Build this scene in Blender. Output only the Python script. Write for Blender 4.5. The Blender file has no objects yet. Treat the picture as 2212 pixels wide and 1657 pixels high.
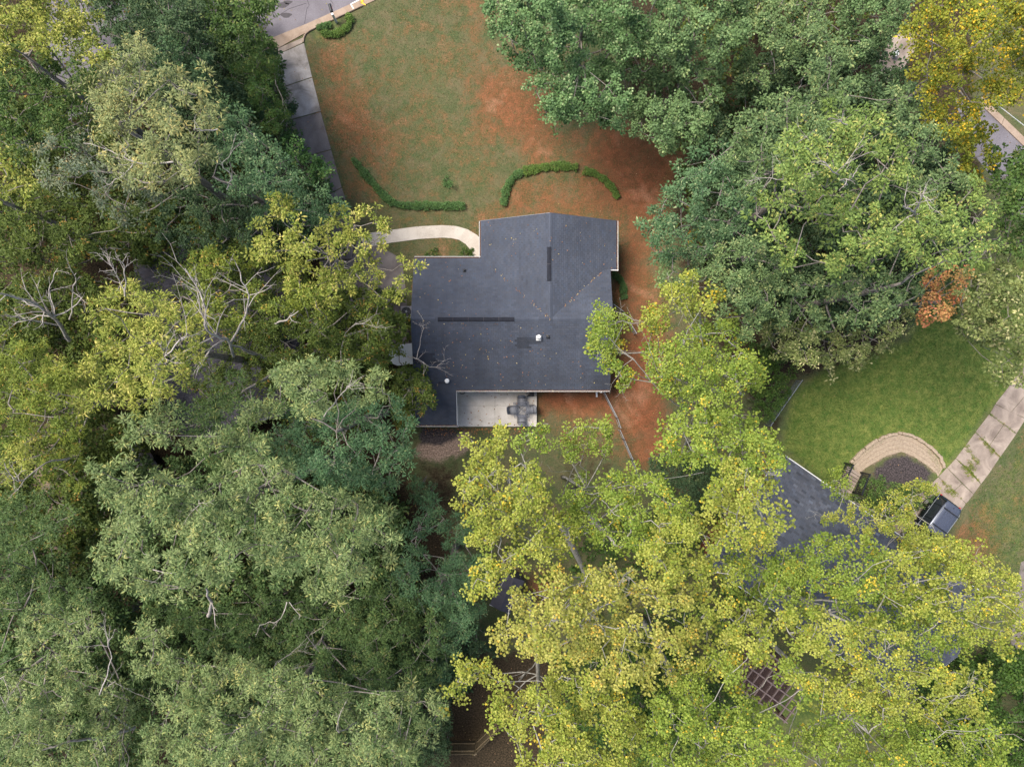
import bpy, math, random
import numpy as np
from mathutils import Vector, Matrix

random.seed(7)
RNG = np.random.default_rng(7)
SC = bpy.context.scene
COL = SC.collection
R = math.radians

# ------------------------------------------------------------------ camera, sky, sun, exposure
H = 50.0                       # flying height of the drone above the ground
F = 1533.4                     # focal length in survey units (frame 2212 units wide)
cam_d = bpy.data.cameras.new('Camera')
cam_d.sensor_width = 36.0
cam_d.lens = 36.0 * F / 2212.0
cam_d.clip_end = 2000
cam = bpy.data.objects.new('Camera', cam_d)
cam.location = (0, 0, H)
cam.rotation_euler = (0, 0, 0)
COL.objects.link(cam)
SC.camera = cam

SUN_EL, SUN_AZ = 61.0, 300.0   # azimuth measured clockwise from +Y: light comes from the upper left
w = bpy.data.worlds.new('World')
SC.world = w
w.use_nodes = True
wn = w.node_tree.nodes
wl = w.node_tree.links
bg = wn['Background']
sky = wn.new('ShaderNodeTexSky')
sky.sky_type = 'NISHITA'
sky.sun_disc = False
sky.sun_elevation = R(SUN_EL)
sky.sun_rotation = R(SUN_AZ)
sky.air_density = 1.0
sky.dust_density = 3.0
sky.ozone_density = 1.0
wl.new(sky.outputs[0], bg.inputs[0])
bg.inputs[1].default_value = 0.06
sd = bpy.data.lights.new('Sun', 'SUN')
sd.energy = 1.5
sd.angle = R(28)
sd.color = (1.0, 0.93, 0.82)
sun = bpy.data.objects.new('Sun', sd)
_a, _e = R(SUN_AZ), R(SUN_EL)
sdir = Vector((math.sin(_a) * math.cos(_e), math.cos(_a) * math.cos(_e), math.sin(_e)))
sun.rotation_euler = sdir.to_track_quat('Z', 'Y').to_euler()
COL.objects.link(sun)
SC.view_settings.view_transform = 'Standard'
SC.view_settings.look = 'None'
SC.view_settings.exposure = 1.87
SC.view_settings.gamma = 1.0
SC.cycles.max_bounces = 4
SC.cycles.diffuse_bounces = 2
SC.cycles.transmission_bounces = 4
SC.cycles.transparent_max_bounces = 6

# ------------------------------------------------------------------ survey helper and mesh helpers
def P(u, v, z=0.0):
    """plan survey: position on the aerial plan (2212 x 1657 units) and a height give a place in metres"""
    s = (H - z) / F
    return Vector(((u - 1106.0) * s, (828.5 - v) * s, z))

def tag(o, label=None, cat=None, group=None, kind=None):
    if label: o['label'] = label
    if cat: o['category'] = cat
    if group: o['group'] = group
    if kind: o['kind'] = kind
    return o

def empty(name, loc=(0, 0, 0), rz=0.0):
    o = bpy.data.objects.new(name, None)
    o.location = loc
    o.rotation_euler = (0, 0, rz)
    o.empty_display_size = 0.2
    COL.objects.link(o)
    return o

def link_mesh(name, me, mat, parent=None):
    if mat is not None and not me.materials:
        me.materials.append(mat)
    o = bpy.data.objects.new(name, me)
    COL.objects.link(o)
    if parent is not None:
        o.parent = parent
    return o

class MB:
    def __init__(self):
        self.v = []
        self.f = []
        self.c = None
    def poly(self, pts):
        n = len(self.v)
        self.v += [tuple(p) for p in pts]
        self.f.append(tuple(range(n, n + len(pts))))
        return self
    def box(self, c, s, rz=0.0, taper=1.0, rx=0.0, ry=0.0):
        n = len(self.v)
        M = Matrix.Rotation(rz, 3, 'Z') @ Matrix.Rotation(ry, 3, 'Y') @ Matrix.Rotation(rx, 3, 'X')
        for dz in (-.5, .5):
            t = taper if dz > 0 else 1.0
            for dx, dy in ((-.5, -.5), (.5, -.5), (.5, .5), (-.5, .5)):
                p = M @ Vector((dx * s[0] * t, dy * s[1] * t, dz * s[2]))
                self.v.append((p.x + c[0], p.y + c[1], p.z + c[2]))
        self.f += [(n, n + 3, n + 2, n + 1), (n + 4, n + 5, n + 6, n + 7)]
        for i in range(4):
            j = (i + 1) % 4
            self.f.append((n + i, n + j, n + 4 + j, n + 4 + i))
        return self
    def bar(self, a, b, wd, ht):
        a, b = Vector(a), Vector(b)
        d = (b - a)
        L = d.length
        d.normalize()
        up = Vector((0, 0, 1)) if abs(d.z) < .95 else Vector((0, 1, 0))
        s = d.cross(up).normalized()
        t = s.cross(d).normalized()
        n = len(self.v)
        for p in (a, b):
            for x, y in ((-1, -1), (1, -1), (1, 1), (-1, 1)):
                q = p + s * (x * wd / 2) + t * (y * ht / 2)
                self.v.append(tuple(q))
        self.f += [(n, n + 3, n + 2, n + 1), (n + 4, n + 5, n + 6, n + 7)]
        for i in range(4):
            j = (i + 1) % 4
            self.f.append((n + i, n + j, n + 4 + j, n + 4 + i))
        return self
    def tube(self, pts, rad, sides=8, cap=True):
        pts = [Vector(p) for p in pts]
        if not hasattr(rad, '__len__'):
            rad = [rad] * len(pts)
        n0 = len(self.v)
        for i, p in enumerate(pts):
            d = (pts[min(i + 1, len(pts) - 1)] - pts[max(i - 1, 0)]).normalized()
            ref = Vector((0, 0, 1)) if abs(d.z) < .9 else Vector((1, 0, 0))
            s = d.cross(ref).normalized()
            t = s.cross(d).normalized()
            for k in range(sides):
                a = 2 * math.pi * k / sides
                q = p + s * (math.cos(a) * rad[i]) + t * (math.sin(a) * rad[i])
                self.v.append(tuple(q))
        for i in range(len(pts) - 1):
            for k in range(sides):
                a = n0 + i * sides + k
                b = n0 + i * sides + (k + 1) % sides
                self.f.append((a, b, b + sides, a + sides))
        if cap:
            self.f.append(tuple(n0 + k for k in range(sides))[::-1])
            e = n0 + (len(pts) - 1) * sides
            self.f.append(tuple(e + k for k in range(sides)))
        return self
    def prism(self, poly, z0, z1):
        """plan polygon (anticlockwise) raised from z0 to z1"""
        n = len(self.v)
        k = len(poly)
        ar = sum(poly[i][0] * poly[(i + 1) % k][1] - poly[(i + 1) % k][0] * poly[i][1] for i in range(k))
        if ar < 0:
            poly = poly[::-1]
        self.v += [(p[0], p[1], z0) for p in poly] + [(p[0], p[1], z1) for p in poly]
        self.f.append(tuple(range(n, n + k))[::-1])
        self.f.append(tuple(range(n + k, n + 2 * k)))
        for i in range(k):
            j = (i + 1) % k
            self.f.append((n + i, n + j, n + k + j, n + k + i))
        return self
    def lathe(self, prof, c=(0, 0, 0), sides=16):
        n = len(self.v)
        for r, z in prof:
            for k in range(sides):
                a = 2 * math.pi * k / sides
                self.v.append((c[0] + r * math.cos(a), c[1] + r * math.sin(a), c[2] + z))
        for i in range(len(prof) - 1):
            for k in range(sides):
                a = n + i * sides + k
                b = n + i * sides + (k + 1) % sides
                self.f.append((a, b, b + sides, a + sides))
        self.f.append(tuple(n + k for k in range(sides))[::-1])
        e = n + (len(prof) - 1) * sides
        self.f.append(tuple(e + k for k in range(sides)))
        return self
    def loft(self, rings, cap=True, close=True):
        n = len(self.v)
        k = len(rings[0])
        for r in rings:
            self.v += [tuple(p) for p in r]
        for i in range(len(rings) - 1):
            for j in range(k if close else k - 1):
                a = n + i * k + j
                b = n + i * k + (j + 1) % k
                self.f.append((a, b, b + k, a + k))
        if cap:
            self.f.append(tuple(n + j for j in range(k))[::-1])
            e = n + (len(rings) - 1) * k
            self.f.append(tuple(e + j for j in range(k)))
        return self
    def mesh(self, name, smooth=False):
        me = bpy.data.meshes.new(name)
        me.from_pydata(self.v, [], self.f)
        me.validate()
        if smooth:
            me.polygons.foreach_set('use_smooth', [True] * len(me.polygons))
        return me
    def build(self, name, mat, parent=None, smooth=False, bevel=0.0):
        o = link_mesh(name, self.mesh(name, smooth), mat, parent)
        if bevel:
            m = o.modifiers.new('bevel', 'BEVEL')
            m.width = bevel
            m.segments = 2
            m.limit_method = 'ANGLE'
        return o

def np_mesh(name, V, k, nf, cols=None, idx=None):
    """mesh of nf faces with k corners each, from arrays"""
    me = bpy.data.meshes.new(name)
    me.vertices.add(len(V))
    me.vertices.foreach_set('co', np.ascontiguousarray(V, dtype=np.float32).ravel())
    me.loops.add(nf * k)
    me.loops.foreach_set('vertex_index', (np.arange(nf * k) if idx is None else idx).astype(np.int32))
    me.polygons.add(nf)
    me.polygons.foreach_set('loop_start', np.arange(0, nf * k, k, dtype=np.int32))
    if cols is not None:
        a = me.color_attributes.new('tint', 'FLOAT_COLOR', 'POINT')
        a.data.foreach_set('color', np.ascontiguousarray(np.concatenate([cols, np.ones((len(cols), 1))], 1), dtype=np.float32).ravel())
    me.update(calc_edges=True)
    return me

def in_poly(x, y, poly):
    poly = np.asarray(poly, float)
    inside = np.zeros(np.shape(x), bool)
    n = len(poly)
    for i in range(n):
        x1, y1 = poly[i]
        x2, y2 = poly[(i + 1) % n]
        c = ((y1 > y) != (y2 > y)) & (x < (x2 - x1) * (y - y1) / ((y2 - y1) + 1e-12) + x1)
        inside ^= c
    return inside

def edge_dist(x, y, poly):
    poly = np.asarray(poly, float)
    d = np.full(np.shape(x), 1e9)
    n = len(poly)
    for i in range(n):
        a, b = poly[i], poly[(i + 1) % n]
        e = b - a
        t = np.clip(((x - a[0]) * e[0] + (y - a[1]) * e[1]) / (e @ e + 1e-12), 0, 1)
        d = np.minimum(d, np.hypot(x - a[0] - t * e[0], y - a[1] - t * e[1]))
    return d

def srgb(r, g, b):
    f = lambda c: (c / 255 / 12.92) if c / 255 <= .04045 else ((c / 255 + .055) / 1.055) ** 2.4
    return (f(r), f(g), f(b))

# ------------------------------------------------------------------ materials
class NT:
    def __init__(self, name):
        self.m = bpy.data.materials.new(name)
        self.m.use_nodes = True
        self.t = self.m.node_tree
        self.n = self.t.nodes
        self.b = self.n['Principled BSDF']
        self.out = self.n['Material Output']
    def new(self, ty, **kw):
        nd = self.n.new(ty)
        for k, v in kw.items():
            setattr(nd, k, v)
        return nd
    def link(self, a, b):
        self.t.links.new(a, b)
    def coord(self, kind='Object'):
        return self.new('ShaderNodeTexCoord').outputs[kind]
    def pos(self):
        return self.new('ShaderNodeNewGeometry').outputs['Position']
    def noise(self, scale, detail=4.0, rough=.55, vec=None, dist=0.0):
        nd = self.new('ShaderNodeTexNoise')
        nd.inputs['Scale'].default_value = scale
        nd.inputs['Detail'].default_value = detail
        nd.inputs['Roughness'].default_value = rough
        nd.inputs['Distortion'].default_value = dist
        self.link(vec if vec is not None else self.pos(), nd.inputs['Vector'])
        return nd.outputs['Fac']
    def ramp(self, fac, stops):
        nd = self.new('ShaderNodeValToRGB')
        el = nd.color_ramp.elements
        while len(el) < len(stops):
            el.new(.5)
        for e, (p, c) in zip(el, stops):
            e.position = p
            e.color = (*c, 1) if len(c) == 3 else c
        self.link(fac, nd.inputs[0])
        return nd.outputs[0]
    def mix(self, fac, a, b, blend='MIX'):
        nd = self.new('ShaderNodeMix', data_type='RGBA', blend_type=blend)
        for sock, val in ((nd.inputs[0], fac), (nd.inputs[6], a), (nd.inputs[7], b)):
            if hasattr(val, 'is_linked') or hasattr(val, 'links'):
                self.link(val, sock)
            elif isinstance(val, (int, float)):
                sock.default_value = val
            else:
                sock.default_value = (*val, 1)
        return nd.outputs[2]
    def math(self, op, a, b=0.0, c=None, clamp=False):
        nd = self.new('ShaderNodeMath', operation=op, use_clamp=clamp)
        for i, val in enumerate((a, b) if c is None else (a, b, c)):
            if hasattr(val, 'links'):
                self.link(val, nd.inputs[i])
            else:
                nd.inputs[i].default_value = val
        return nd.outputs[0]
    def attr(self, name, out='Fac'):
        return self.new('ShaderNodeAttribute', attribute_name=name).outputs[out]
    def bump(self, h, strength=.3, dist=.02):
        nd = self.new('ShaderNodeBump')
        nd.inputs['Strength'].default_value = strength
        nd.inputs['Distance'].default_value = dist
        self.link(h, nd.inputs['Height'])
        self.link(nd.outputs[0], self.b.inputs['Normal'])
    def fin(self, col=None, rough=.8, spec=.3, metal=0.0):
        if col is not None:
            if hasattr(col, 'links'):
                self.link(col, self.b.inputs['Base Color'])
            else:
                self.b.inputs['Base Color'].default_value = (*col, 1)
        if hasattr(rough, 'links'):
            self.link(rough, self.b.inputs['Roughness'])
        else:
            self.b.inputs['Roughness'].default_value = rough
        self.b.inputs['Specular IOR Level'].default_value = spec
        self.b.inputs['Metallic'].default_value = metal
        return self.m

def mat_simple(name, col, rough=.7, spec=.3, metal=0.0, var=.18, scale=6.0):
    t = NT(name)
    n = t.noise(scale, 5.0)
    c = t.ramp(n, [(.25, tuple(x * (1 - var) for x in col)), (.75, tuple(min(1, x * (1 + var)) for x in col))])
    return t.fin(c, rough, spec, metal)

def mat_leaf():
    t = NT('leaf')
    c = t.attr('tint', 'Color')
    n = t.noise(1.3, 3.0)
    c = t.mix(1.0, c, t.ramp(n, [(.3, (.84, .86, .9)), (.7, (1.12, 1.08, 1.0))]), 'MULTIPLY')
    t.fin(c, .55, .2)
    tr = t.new('ShaderNodeBsdfTranslucent')
    t.link(t.mix(1.0, c, (1.0, 1.0, .6), 'MULTIPLY'), tr.inputs['Color'])
    ms = t.new('ShaderNodeMixShader')
    ms.inputs[0].default_value = .17
    t.link(t.b.outputs[0], ms.inputs[1])
    t.link(tr.outputs[0], ms.inputs[2])
    t.link(ms.outputs[0], t.out.inputs['Surface'])
    return t.m

def mat_bark(name, lo, hi):
    t = NT(name)
    mp = t.new('ShaderNodeMapping')
    mp.inputs['Scale'].default_value = (1, 1, .35)
    t.link(t.pos(), mp.inputs['Vector'])
    n = t.noise(9.0, 6.0, .65, mp.outputs[0])
    c = t.ramp(n, [(.3, lo), (.68, hi)])
    t.bump(n, .6, .03)
    return t.fin(c, .9, .15)

def mat_concrete(name, col, stain_shade, amt=.5, scale=.7, speck=.12):
    t = NT(name)
    big = t.noise(scale, 6.0, .62, None, .6)
    fine = t.noise(26.0, 3.0, .6)
    st = t.ramp(big, [(.36, (0, 0, 0)), (.66, (1, 1, 1))])
    st = t.math('MULTIPLY', st, amt)
    c = t.mix(st, col, stain_shade)
    c = t.mix(1.0, c, t.ramp(fine, [(.3, (1 - speck,) * 3), (.7, (1 + speck,) * 3)]), 'MULTIPLY')
    t.bump(fine, .2, .01)
    return t.fin(c, .9, .2)

def mat_shingle():
    t = NT('asphalt_shingle')
    c = t.attr('tint', 'Color')
    big = t.noise(.45, 4.0, .55)
    mp = t.new('ShaderNodeMapping')
    mp.inputs['Scale'].default_value = (2.6, .3, .3)
    t.link(t.pos(), mp.inputs['Vector'])
    streak = t.noise(1.0, 4.0, .6, mp.outputs[0])
    gr = t.noise(60.0, 2.0, .6)
    c = t.mix(1.0, c, t.ramp(big, [(.3, (.88, .88, .88)), (.7, (1.13, 1.13, 1.12))]), 'MULTIPLY')
    c = t.mix(1.0, c, t.ramp(streak, [(.3, (.88, .88, .9)), (.62, (1.04, 1.04, 1.03))]), 'MULTIPLY')
    c = t.mix(1.0, c, t.ramp(gr, [(.3, (.8, .8, .8)), (.7, (1.2, 1.2, 1.2))]), 'MULTIPLY')
    t.bump(gr, .3, .004)
    return t.fin(c, .82, .35)

def mat_glass(name, col=(.02, .025, .03), rough=.06):
    t = NT(name)
    return t.fin(col, rough, .6)

def mat_ground():
    t = NT('ground')
    p = t.pos()
    big = t.noise(.35, 5.0, .6, p, .5)
    mid = t.noise(1.7, 6.0, .62, p, .4)
    fine = t.noise(9.0, 5.0, .7, p)
    vfine = t.noise(15.0, 4.0, .75, p)
    # thin mown lawn: olive green with straw
    pat = t.noise(.95, 6.0, .68, p, .8)
    g = t.mix(t.ramp(pat, [(.36, (0, 0, 0)), (.64, (1, 1, 1))]), srgb(70, 84, 54), srgb(110, 98, 76))
    g = t.mix(t.math('MULTIPLY', t.ramp(fine, [(.4, (0, 0, 0)), (.6, (1, 1, 1))]), .55), g, srgb(86, 92, 60))
    g = t.mix(t.math('MULTIPLY', t.ramp(big, [(.45, (0, 0, 0)), (.6, (1, 1, 1))]), .65), g, srgb(80, 90, 58))
    # lush lawn
    lu = t.mix(t.ramp(mid, [(.35, (0, 0, 0)), (.7, (1, 1, 1))]), srgb(76, 100, 46), srgb(122, 128, 68))
    s = t.math('ADD', t.attr('lush'), t.math('MULTIPLY', t.math('SUBTRACT', mid, .5), .5))
    c = t.mix(t.ramp(s, [(.35, (0, 0, 0)), (.7, (1, 1, 1))]), g, lu)
    # bare red clay, breaking through in patches
    cl = t.mix(t.ramp(mid, [(.35, (0, 0, 0)), (.7, (1, 1, 1))]), srgb(114, 66, 46), srgb(142, 88, 62))
    cl = t.mix(t.ramp(big, [(.56, (0, 0, 0)), (.76, (1, 1, 1))]), cl, srgb(164, 122, 98))
    s = t.math('ADD', t.math('MULTIPLY', t.attr('clay'), .95), t.math('MULTIPLY', t.math('SUBTRACT', fine, .5), .85))
    s = t.math('ADD', s, t.math('MULTIPLY', t.math('SUBTRACT', mid, .5), .75))
    s = t.math('ADD', s, t.math('MULTIPLY', t.math('SUBTRACT', big, .5), 1.0))
    s = t.math('MULTIPLY', s, .8)
    c = t.mix(t.ramp(s, [(.24, (0, 0, 0)), (.5, (.6, .6, .6)), (.8, (.93, .93, .93))]), c, cl)
    # brown leaf litter and soil
    li = t.mix(t.ramp(fine, [(.35, (0, 0, 0)), (.68, (1, 1, 1))]), srgb(40, 36, 28), srgb(78, 66, 50))
    s = t.math('ADD', t.attr('litter'), t.math('MULTIPLY', t.math('SUBTRACT', mid, .5), .6))
    c = t.mix(t.ramp(s, [(.4, (0, 0, 0)), (.65, (1, 1, 1))]), c, li)
    # pale gravel and trodden earth
    gv = t.mix(t.ramp(fine, [(.35, (0, 0, 0)), (.65, (1, 1, 1))]), srgb(112, 94, 84), srgb(168, 146, 130))
    s = t.math('ADD', t.attr('gravel'), t.math('MULTIPLY', t.math('SUBTRACT', mid, .5), .7))
    c = t.mix(t.ramp(s, [(.4, (0, 0, 0)), (.66, (1, 1, 1))]), c, gv)
    # black mulch and slate chips
    mu = t.mix(t.ramp(fine, [(.35, (0, 0, 0)), (.65, (1, 1, 1))]), srgb(46, 43, 46), srgb(88, 80, 80))
    s = t.math('ADD', t.attr('mulch'), t.math('MULTIPLY', t.math('SUBTRACT', mid, .5), .7))
    c = t.mix(t.ramp(s, [(.4, (0, 0, 0)), (.62, (1, 1, 1))]), c, mu)
    c = t.mix(1.0, c, t.ramp(vfine, [(.3, (.68, .7, .68)), (.7, (1.32, 1.3, 1.32))]), 'MULTIPLY')
    c = t.mix(1.0, c, t.ramp(fine, [(.3, (.7, .74, .7)), (.7, (1.28, 1.24, 1.28))]), 'MULTIPLY')
    t.bump(t.math('ADD', fine, vfine), .5, .05)
    return t.fin(c, .95, .1)

M = dict(
    leaf=mat_leaf(),
    bark_oak=mat_bark('bark_grey', srgb(92, 84, 78), srgb(160, 152, 144)),
    bark_tulip=mat_bark('bark_pale', srgb(112, 108, 102), srgb(184, 180, 170)),
    bark_dead=mat_bark('bark_bleached', srgb(130, 120, 114), srgb(200, 192, 184)),
    shingle=mat_shingle(),
    white=mat_simple('white_paint', srgb(226, 226, 226), .5, .4, 0, .06),
    cream=mat_simple('cream_siding', srgb(206, 198, 182), .7, .3, 0, .08),
    brick=mat_simple('red_brick', srgb(128, 78, 62), .85, .2, 0, .3, 14),
    conc=mat_concrete('old_concrete', srgb(180, 174, 170), srgb(116, 108, 100), .95, .8),
    conc_dark=mat_concrete('stained_concrete', srgb(134, 126, 122), srgb(94, 86, 83), .8, .8),
    conc_tan=mat_concrete('tan_concrete', srgb(166, 152, 140), srgb(118, 106, 98), .95, .8),
    walk=mat_concrete('walk_concrete', srgb(196, 188, 178), srgb(166, 156, 146), .6, 1.2),
    patio=mat_concrete('patio_concrete', srgb(212, 206, 200), srgb(184, 176, 166), .75, 1.1, .14),
    gutter=mat_concrete('gutter_concrete', srgb(164, 146, 130), srgb(136, 116, 100), .7, 1.5),
    asphalt=mat_concrete('road_asphalt', srgb(122, 118, 124), srgb(102, 97, 102), .8, .4, .2),
    tar=mat_simple('tar', srgb(70, 66, 70), .7),
    vent_black=mat_simple('matt_black_plastic', srgb(44, 46, 54), .9, .1),
    black=mat_simple('black_metal', srgb(34, 36, 40), .45, .4),
    greyfab=mat_simple('grey_sling_fabric', srgb(136, 138, 146), .85, .2, 0, .1, 30),
    bronze=mat_simple('dark_bronze_metal', srgb(84, 86, 96), .4, .5, .3),
    steel=mat_simple('galvanised_steel', srgb(168, 172, 176), .42, .5, .6, .1),
    wood_light=mat_simple('faded_brown_wood', srgb(136, 118, 112), .75, .3, 0, .2, 9),
    wood_brown=mat_simple('brown_stained_wood', srgb(84, 64, 56), .75, .3, 0, .25, 9),
    wood_grey=mat_simple('weathered_wood', srgb(110, 98, 78), .85, .2, 0, .3, 9),
    paint=mat_simple('dark_car_paint', srgb(30, 36, 40), .16, .6, .2, .05),
    roof_sheen=mat_simple('car_roof_sky_sheen', srgb(84, 90, 106), .3, .5, .3, .05),  # grey stands for the sky reflected in the dark roof
    glass=mat_glass('car_glass'),
    window=mat_glass('window_glass', (.03, .04, .05), .05),
    rubber=mat_simple('tyre_rubber', srgb(26, 26, 27), .8, .2),
    debris=mat_simple('gutter_leaf_debris', srgb(92, 66, 52), .95, .1, 0, .4, 18),
    redlens=mat_simple('red_lens', srgb(190, 36, 44), .2, .5),
    clearlens=mat_simple('clear_lens', srgb(214, 220, 226), .1, .6),
    green=mat_simple('green_plastic', srgb(34, 128, 84), .5),
    yellow=mat_simple('yellow_paint', srgb(232, 182, 48), .6),
    redp=mat_simple('red_plastic', srgb(190, 60, 56), .5),
    stone=mat_simple('tan_stone', srgb(160, 144, 126), .9, .15, 0, .22, 7),
    metal_blue=mat_simple('pale_metal_sheet', srgb(222, 228, 234), .5, .3, 0, .08, 2),
    tarp=mat_simple('light_blue_tarp', srgb(150, 176, 208), .6, .3, 0, .15, 3),
    grey_cover=mat_simple('pale_grey_cover', srgb(190, 184, 186), .6, .3, 0, .08, 2),
    shed=mat_simple('dark_grey_shed', srgb(78, 76, 84), .7, .2, 0, .15, 4),
    ground=mat_ground(),
)
def glass_top():
    t = NT('smoked_glass')
    t.b.inputs['Alpha'].default_value = .18
    return t.fin(srgb(104, 110, 124), .12, .4)
M['tint_glass'] = glass_top()

def sub(o, parent):
    """o is modelled in place: keep it there under its parent"""
    o.parent = parent
    o.matrix_parent_inverse = parent.matrix_basis.inverted() if parent.type == 'EMPTY' else Matrix.Identity(4)
    return o

# ------------------------------------------------------------------ the ground: one sheet to the horizon
def G(poly, z=0.0):
    return [(P(u, v, z).x, P(u, v, z).y) for u, v in poly]

def build_ground():
    fx = np.arange(-40, 40.01, .45)
    fy = np.arange(-32, 32.01, .45)
    far = np.array([600, 350, 200, 120, 80, 58, 47])
    xs = np.concatenate([-far, fx, far[::-1]])
    ys = np.concatenate([-far, fy, far[::-1]])
    X, Y = np.meshgrid(xs, ys)
    x, y = X.ravel(), Y.ravel()
    V = np.stack([x, y, np.zeros_like(x)], 1)
    nx, ny = len(xs), len(ys)
    i = (np.arange(ny - 1)[:, None] * nx + np.arange(nx - 1)[None]).ravel()
    idx = np.stack([i, i + 1, i + nx + 1, i + nx], 1).ravel()
    me = np_mesh('ground', V, 4, len(i), None, idx)
    def field(zones, base=0.0):
        a = np.full(len(x), base)
        for poly, s, soft in zones:
            q = G(poly)
            d = edge_dist(x, y, q) * np.where(in_poly(x, y, q), 1, -1)
            t = np.clip(d / soft * .5 + .5, 0, 1)
            a = a * (1 - t) + s * t
        return a
    fields = dict(
        clay=field([
            ([(655, 90), (900, -60), (1100, -60), (1500, 350), (1400, 1000), (900, 900), (740, 480)], .34, 2.0),
            ([(690, 120), (745, 135), (790, 230), (830, 330), (770, 410), (735, 330), (700, 220)], .7, 1.8),
            ([(1000, -40), (1070, 40), (1060, 110), (1020, 60)], .5, 1.2),
            ([(1045, 165), (1130, 190), (1180, 260), (1160, 330), (1090, 290), (1050, 230)], .92, 2.4),
            ([(1105, 395), (1180, 375), (1260, 378), (1320, 410), (1340, 480), (1040, 480), (1085, 445)], .6, .9),
            ([(1235, 300), (1330, 270), (1480, 330), (1450, 430), (1410, 520), (1400, 640), (1450, 720), (1440, 900),
              (1370, 1000), (1320, 850), (1335, 600), (1338, 470), (1290, 380)], .86, 1.6),
            ([(1165, 838), (1312, 838), (1330, 890), (1280, 905), (1170, 890)], .95, .8),
            ([(1375, 890), (1425, 880), (1440, 970), (1390, 1000)], 1.0, 1.0),
            ([(1170, 905), (1290, 905), (1350, 990), (1200, 1010)], .45, 1.0),
            ([(1120, 1230), (1220, 1240), (1200, 1330), (1110, 1300)], .8, 1.5),
            ([(880, 1040), (960, 1060), (990, 1180), (930, 1180)], .7, 1.5),
            ([(2050, 1180), (2110, 1110), (2140, 1170), (2080, 1260)], .6, 1.2),
            ([(2080, 1110), (2212, 925), (2330, 925), (2330, 1230), (2120, 1260)], .3, 1.0),
            ([(2050, 1180), (2110, 1110), (2140, 1170), (2080, 1260)], .6, 1.2),
            ([(2140, 170), (2230, 170), (2230, 260), (2180, 240)], .5, 1.0)], .0),
        lush=field([
            ([(1690, 965), (1715, 850), (1800, 780), (1960, 740), (2060, 560), (2300, 560), (2300, 760), (2150, 870),
              (2030, 1035), (1990, 962), (1943, 938), (1850, 1000), (1822, 1075)], 1.1, 1.2),
            ([(2080, 1110), (2212, 925), (2330, 925), (2330, 1230), (2120, 1260)], .42, 1.0),
            ([(1600, 1380), (1800, 1450), (1830, 1600), (1500, 1600)], .7, 2.0),
            ([(900, 240), (990, 220), (1010, 330), (930, 350)], .34, 2.5),
            ([(680, 20), (790, 20), (700, 110), (660, 100)], .5, 1.0),
            ([(800, 455), (1010, 455), (1010, 485), (830, 490)], .4, .6)], .0),
        litter=field([
            ([(1330, -300), (1500, -300), (1500, 290), (1440, 300), (1370, 250), (1340, 150)], .95, 1.5),
            ([(-1500, -1500), (570, -1500), (575, 120), (640, 300), (735, 430), (790, 560), (880, 640), (892, 920),
              (880, 1040), (960, 1120), (1010, 1300), (1000, 3000), (-1500, 3000)], .95, 1.5),
            ([(1480, -1500), (2100, -1500), (2110, 220), (2130, 420), (2060, 600), (1900, 770), (1700, 830), (1640, 900),
              (1480, 640), (1440, 420), (1500, 300)], .95, 1.6),
            ([(890, 990), (1000, 985), (1010, 1120), (930, 1120)], .62, 1.0),
            ([(1180, 930), (1330, 930), (1360, 1000), (1420, 1080), (1180, 1080)], .5, 1.5),
            ([(930, 1420), (1240, 1380), (1300, 1800), (900, 1800)], .85, 1.5),
            ([(1320, 600), (1345, 640), (1345, 700), (1320, 700)], .5, .5),
            ([(1640, 870), (1700, 880), (1690, 985), (1650, 985)], .6, .8)], .0),
        gravel=field([
            ([(893, 955), (1015, 925), (1020, 975), (950, 1005), (893, 990)], .8, .6),
            ([(55, 900), (140, 930), (150, 1210), (90, 1210)], .8, 1.5),
            ([(1838, 1000), (1889, 950), (1943, 930), (1998, 952), (2035, 1000), (2030, 1040), (1994, 1005), (1947, 980), (1889, 1005), (1846, 1030)], .72, .4),
            ([(1715, 850), (1760, 810), (1740, 880), (1700, 930)], .5, .7),
            ([(760, 25), (830, 15), (850, 60), (790, 80)], .5, 1.0),
            ([(2080, 1100), (2092, 1090), (2190, 950), (2200, 965), (2110, 1100)], .5, .5)], .0),
        mulch=field([
            ([(903, 922), (1005, 922), (985, 950), (955, 965), (905, 962)], .85, .5),
            ([(1880, 1022), (1915, 992), (1946, 980), (1995, 1004), (2020, 1030), (1990, 1050), (1900, 1046)], .95, .6),
            ([(840, 690), (888, 690), (888, 760), (850, 760)], .9, .5)], .0))
    for k, a in fields.items():
        at = me.attributes.new(k, 'FLOAT', 'POINT')
        at.data.foreach_set('value', a.astype(np.float32))
    o = link_mesh('ground', me, M['ground'])
    tag(o, kind='structure')
    return o, (xs, ys, {k: a.reshape(ny, nx) for k, a in fields.items()})
GROUND, GF = build_ground()

def field_at(name, x, y):
    xs, ys, f = GF
    i = np.clip(np.searchsorted(xs, x), 0, len(xs) - 1)
    j = np.clip(np.searchsorted(ys, y), 0, len(ys) - 1)
    return f[name][j, i]

def slab(name, poly, z0, z1, mat, parent=None, bevel=0.0):
    return MB().prism(G(poly), z0, z1).build(name, mat, parent, bevel=bevel)

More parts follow.
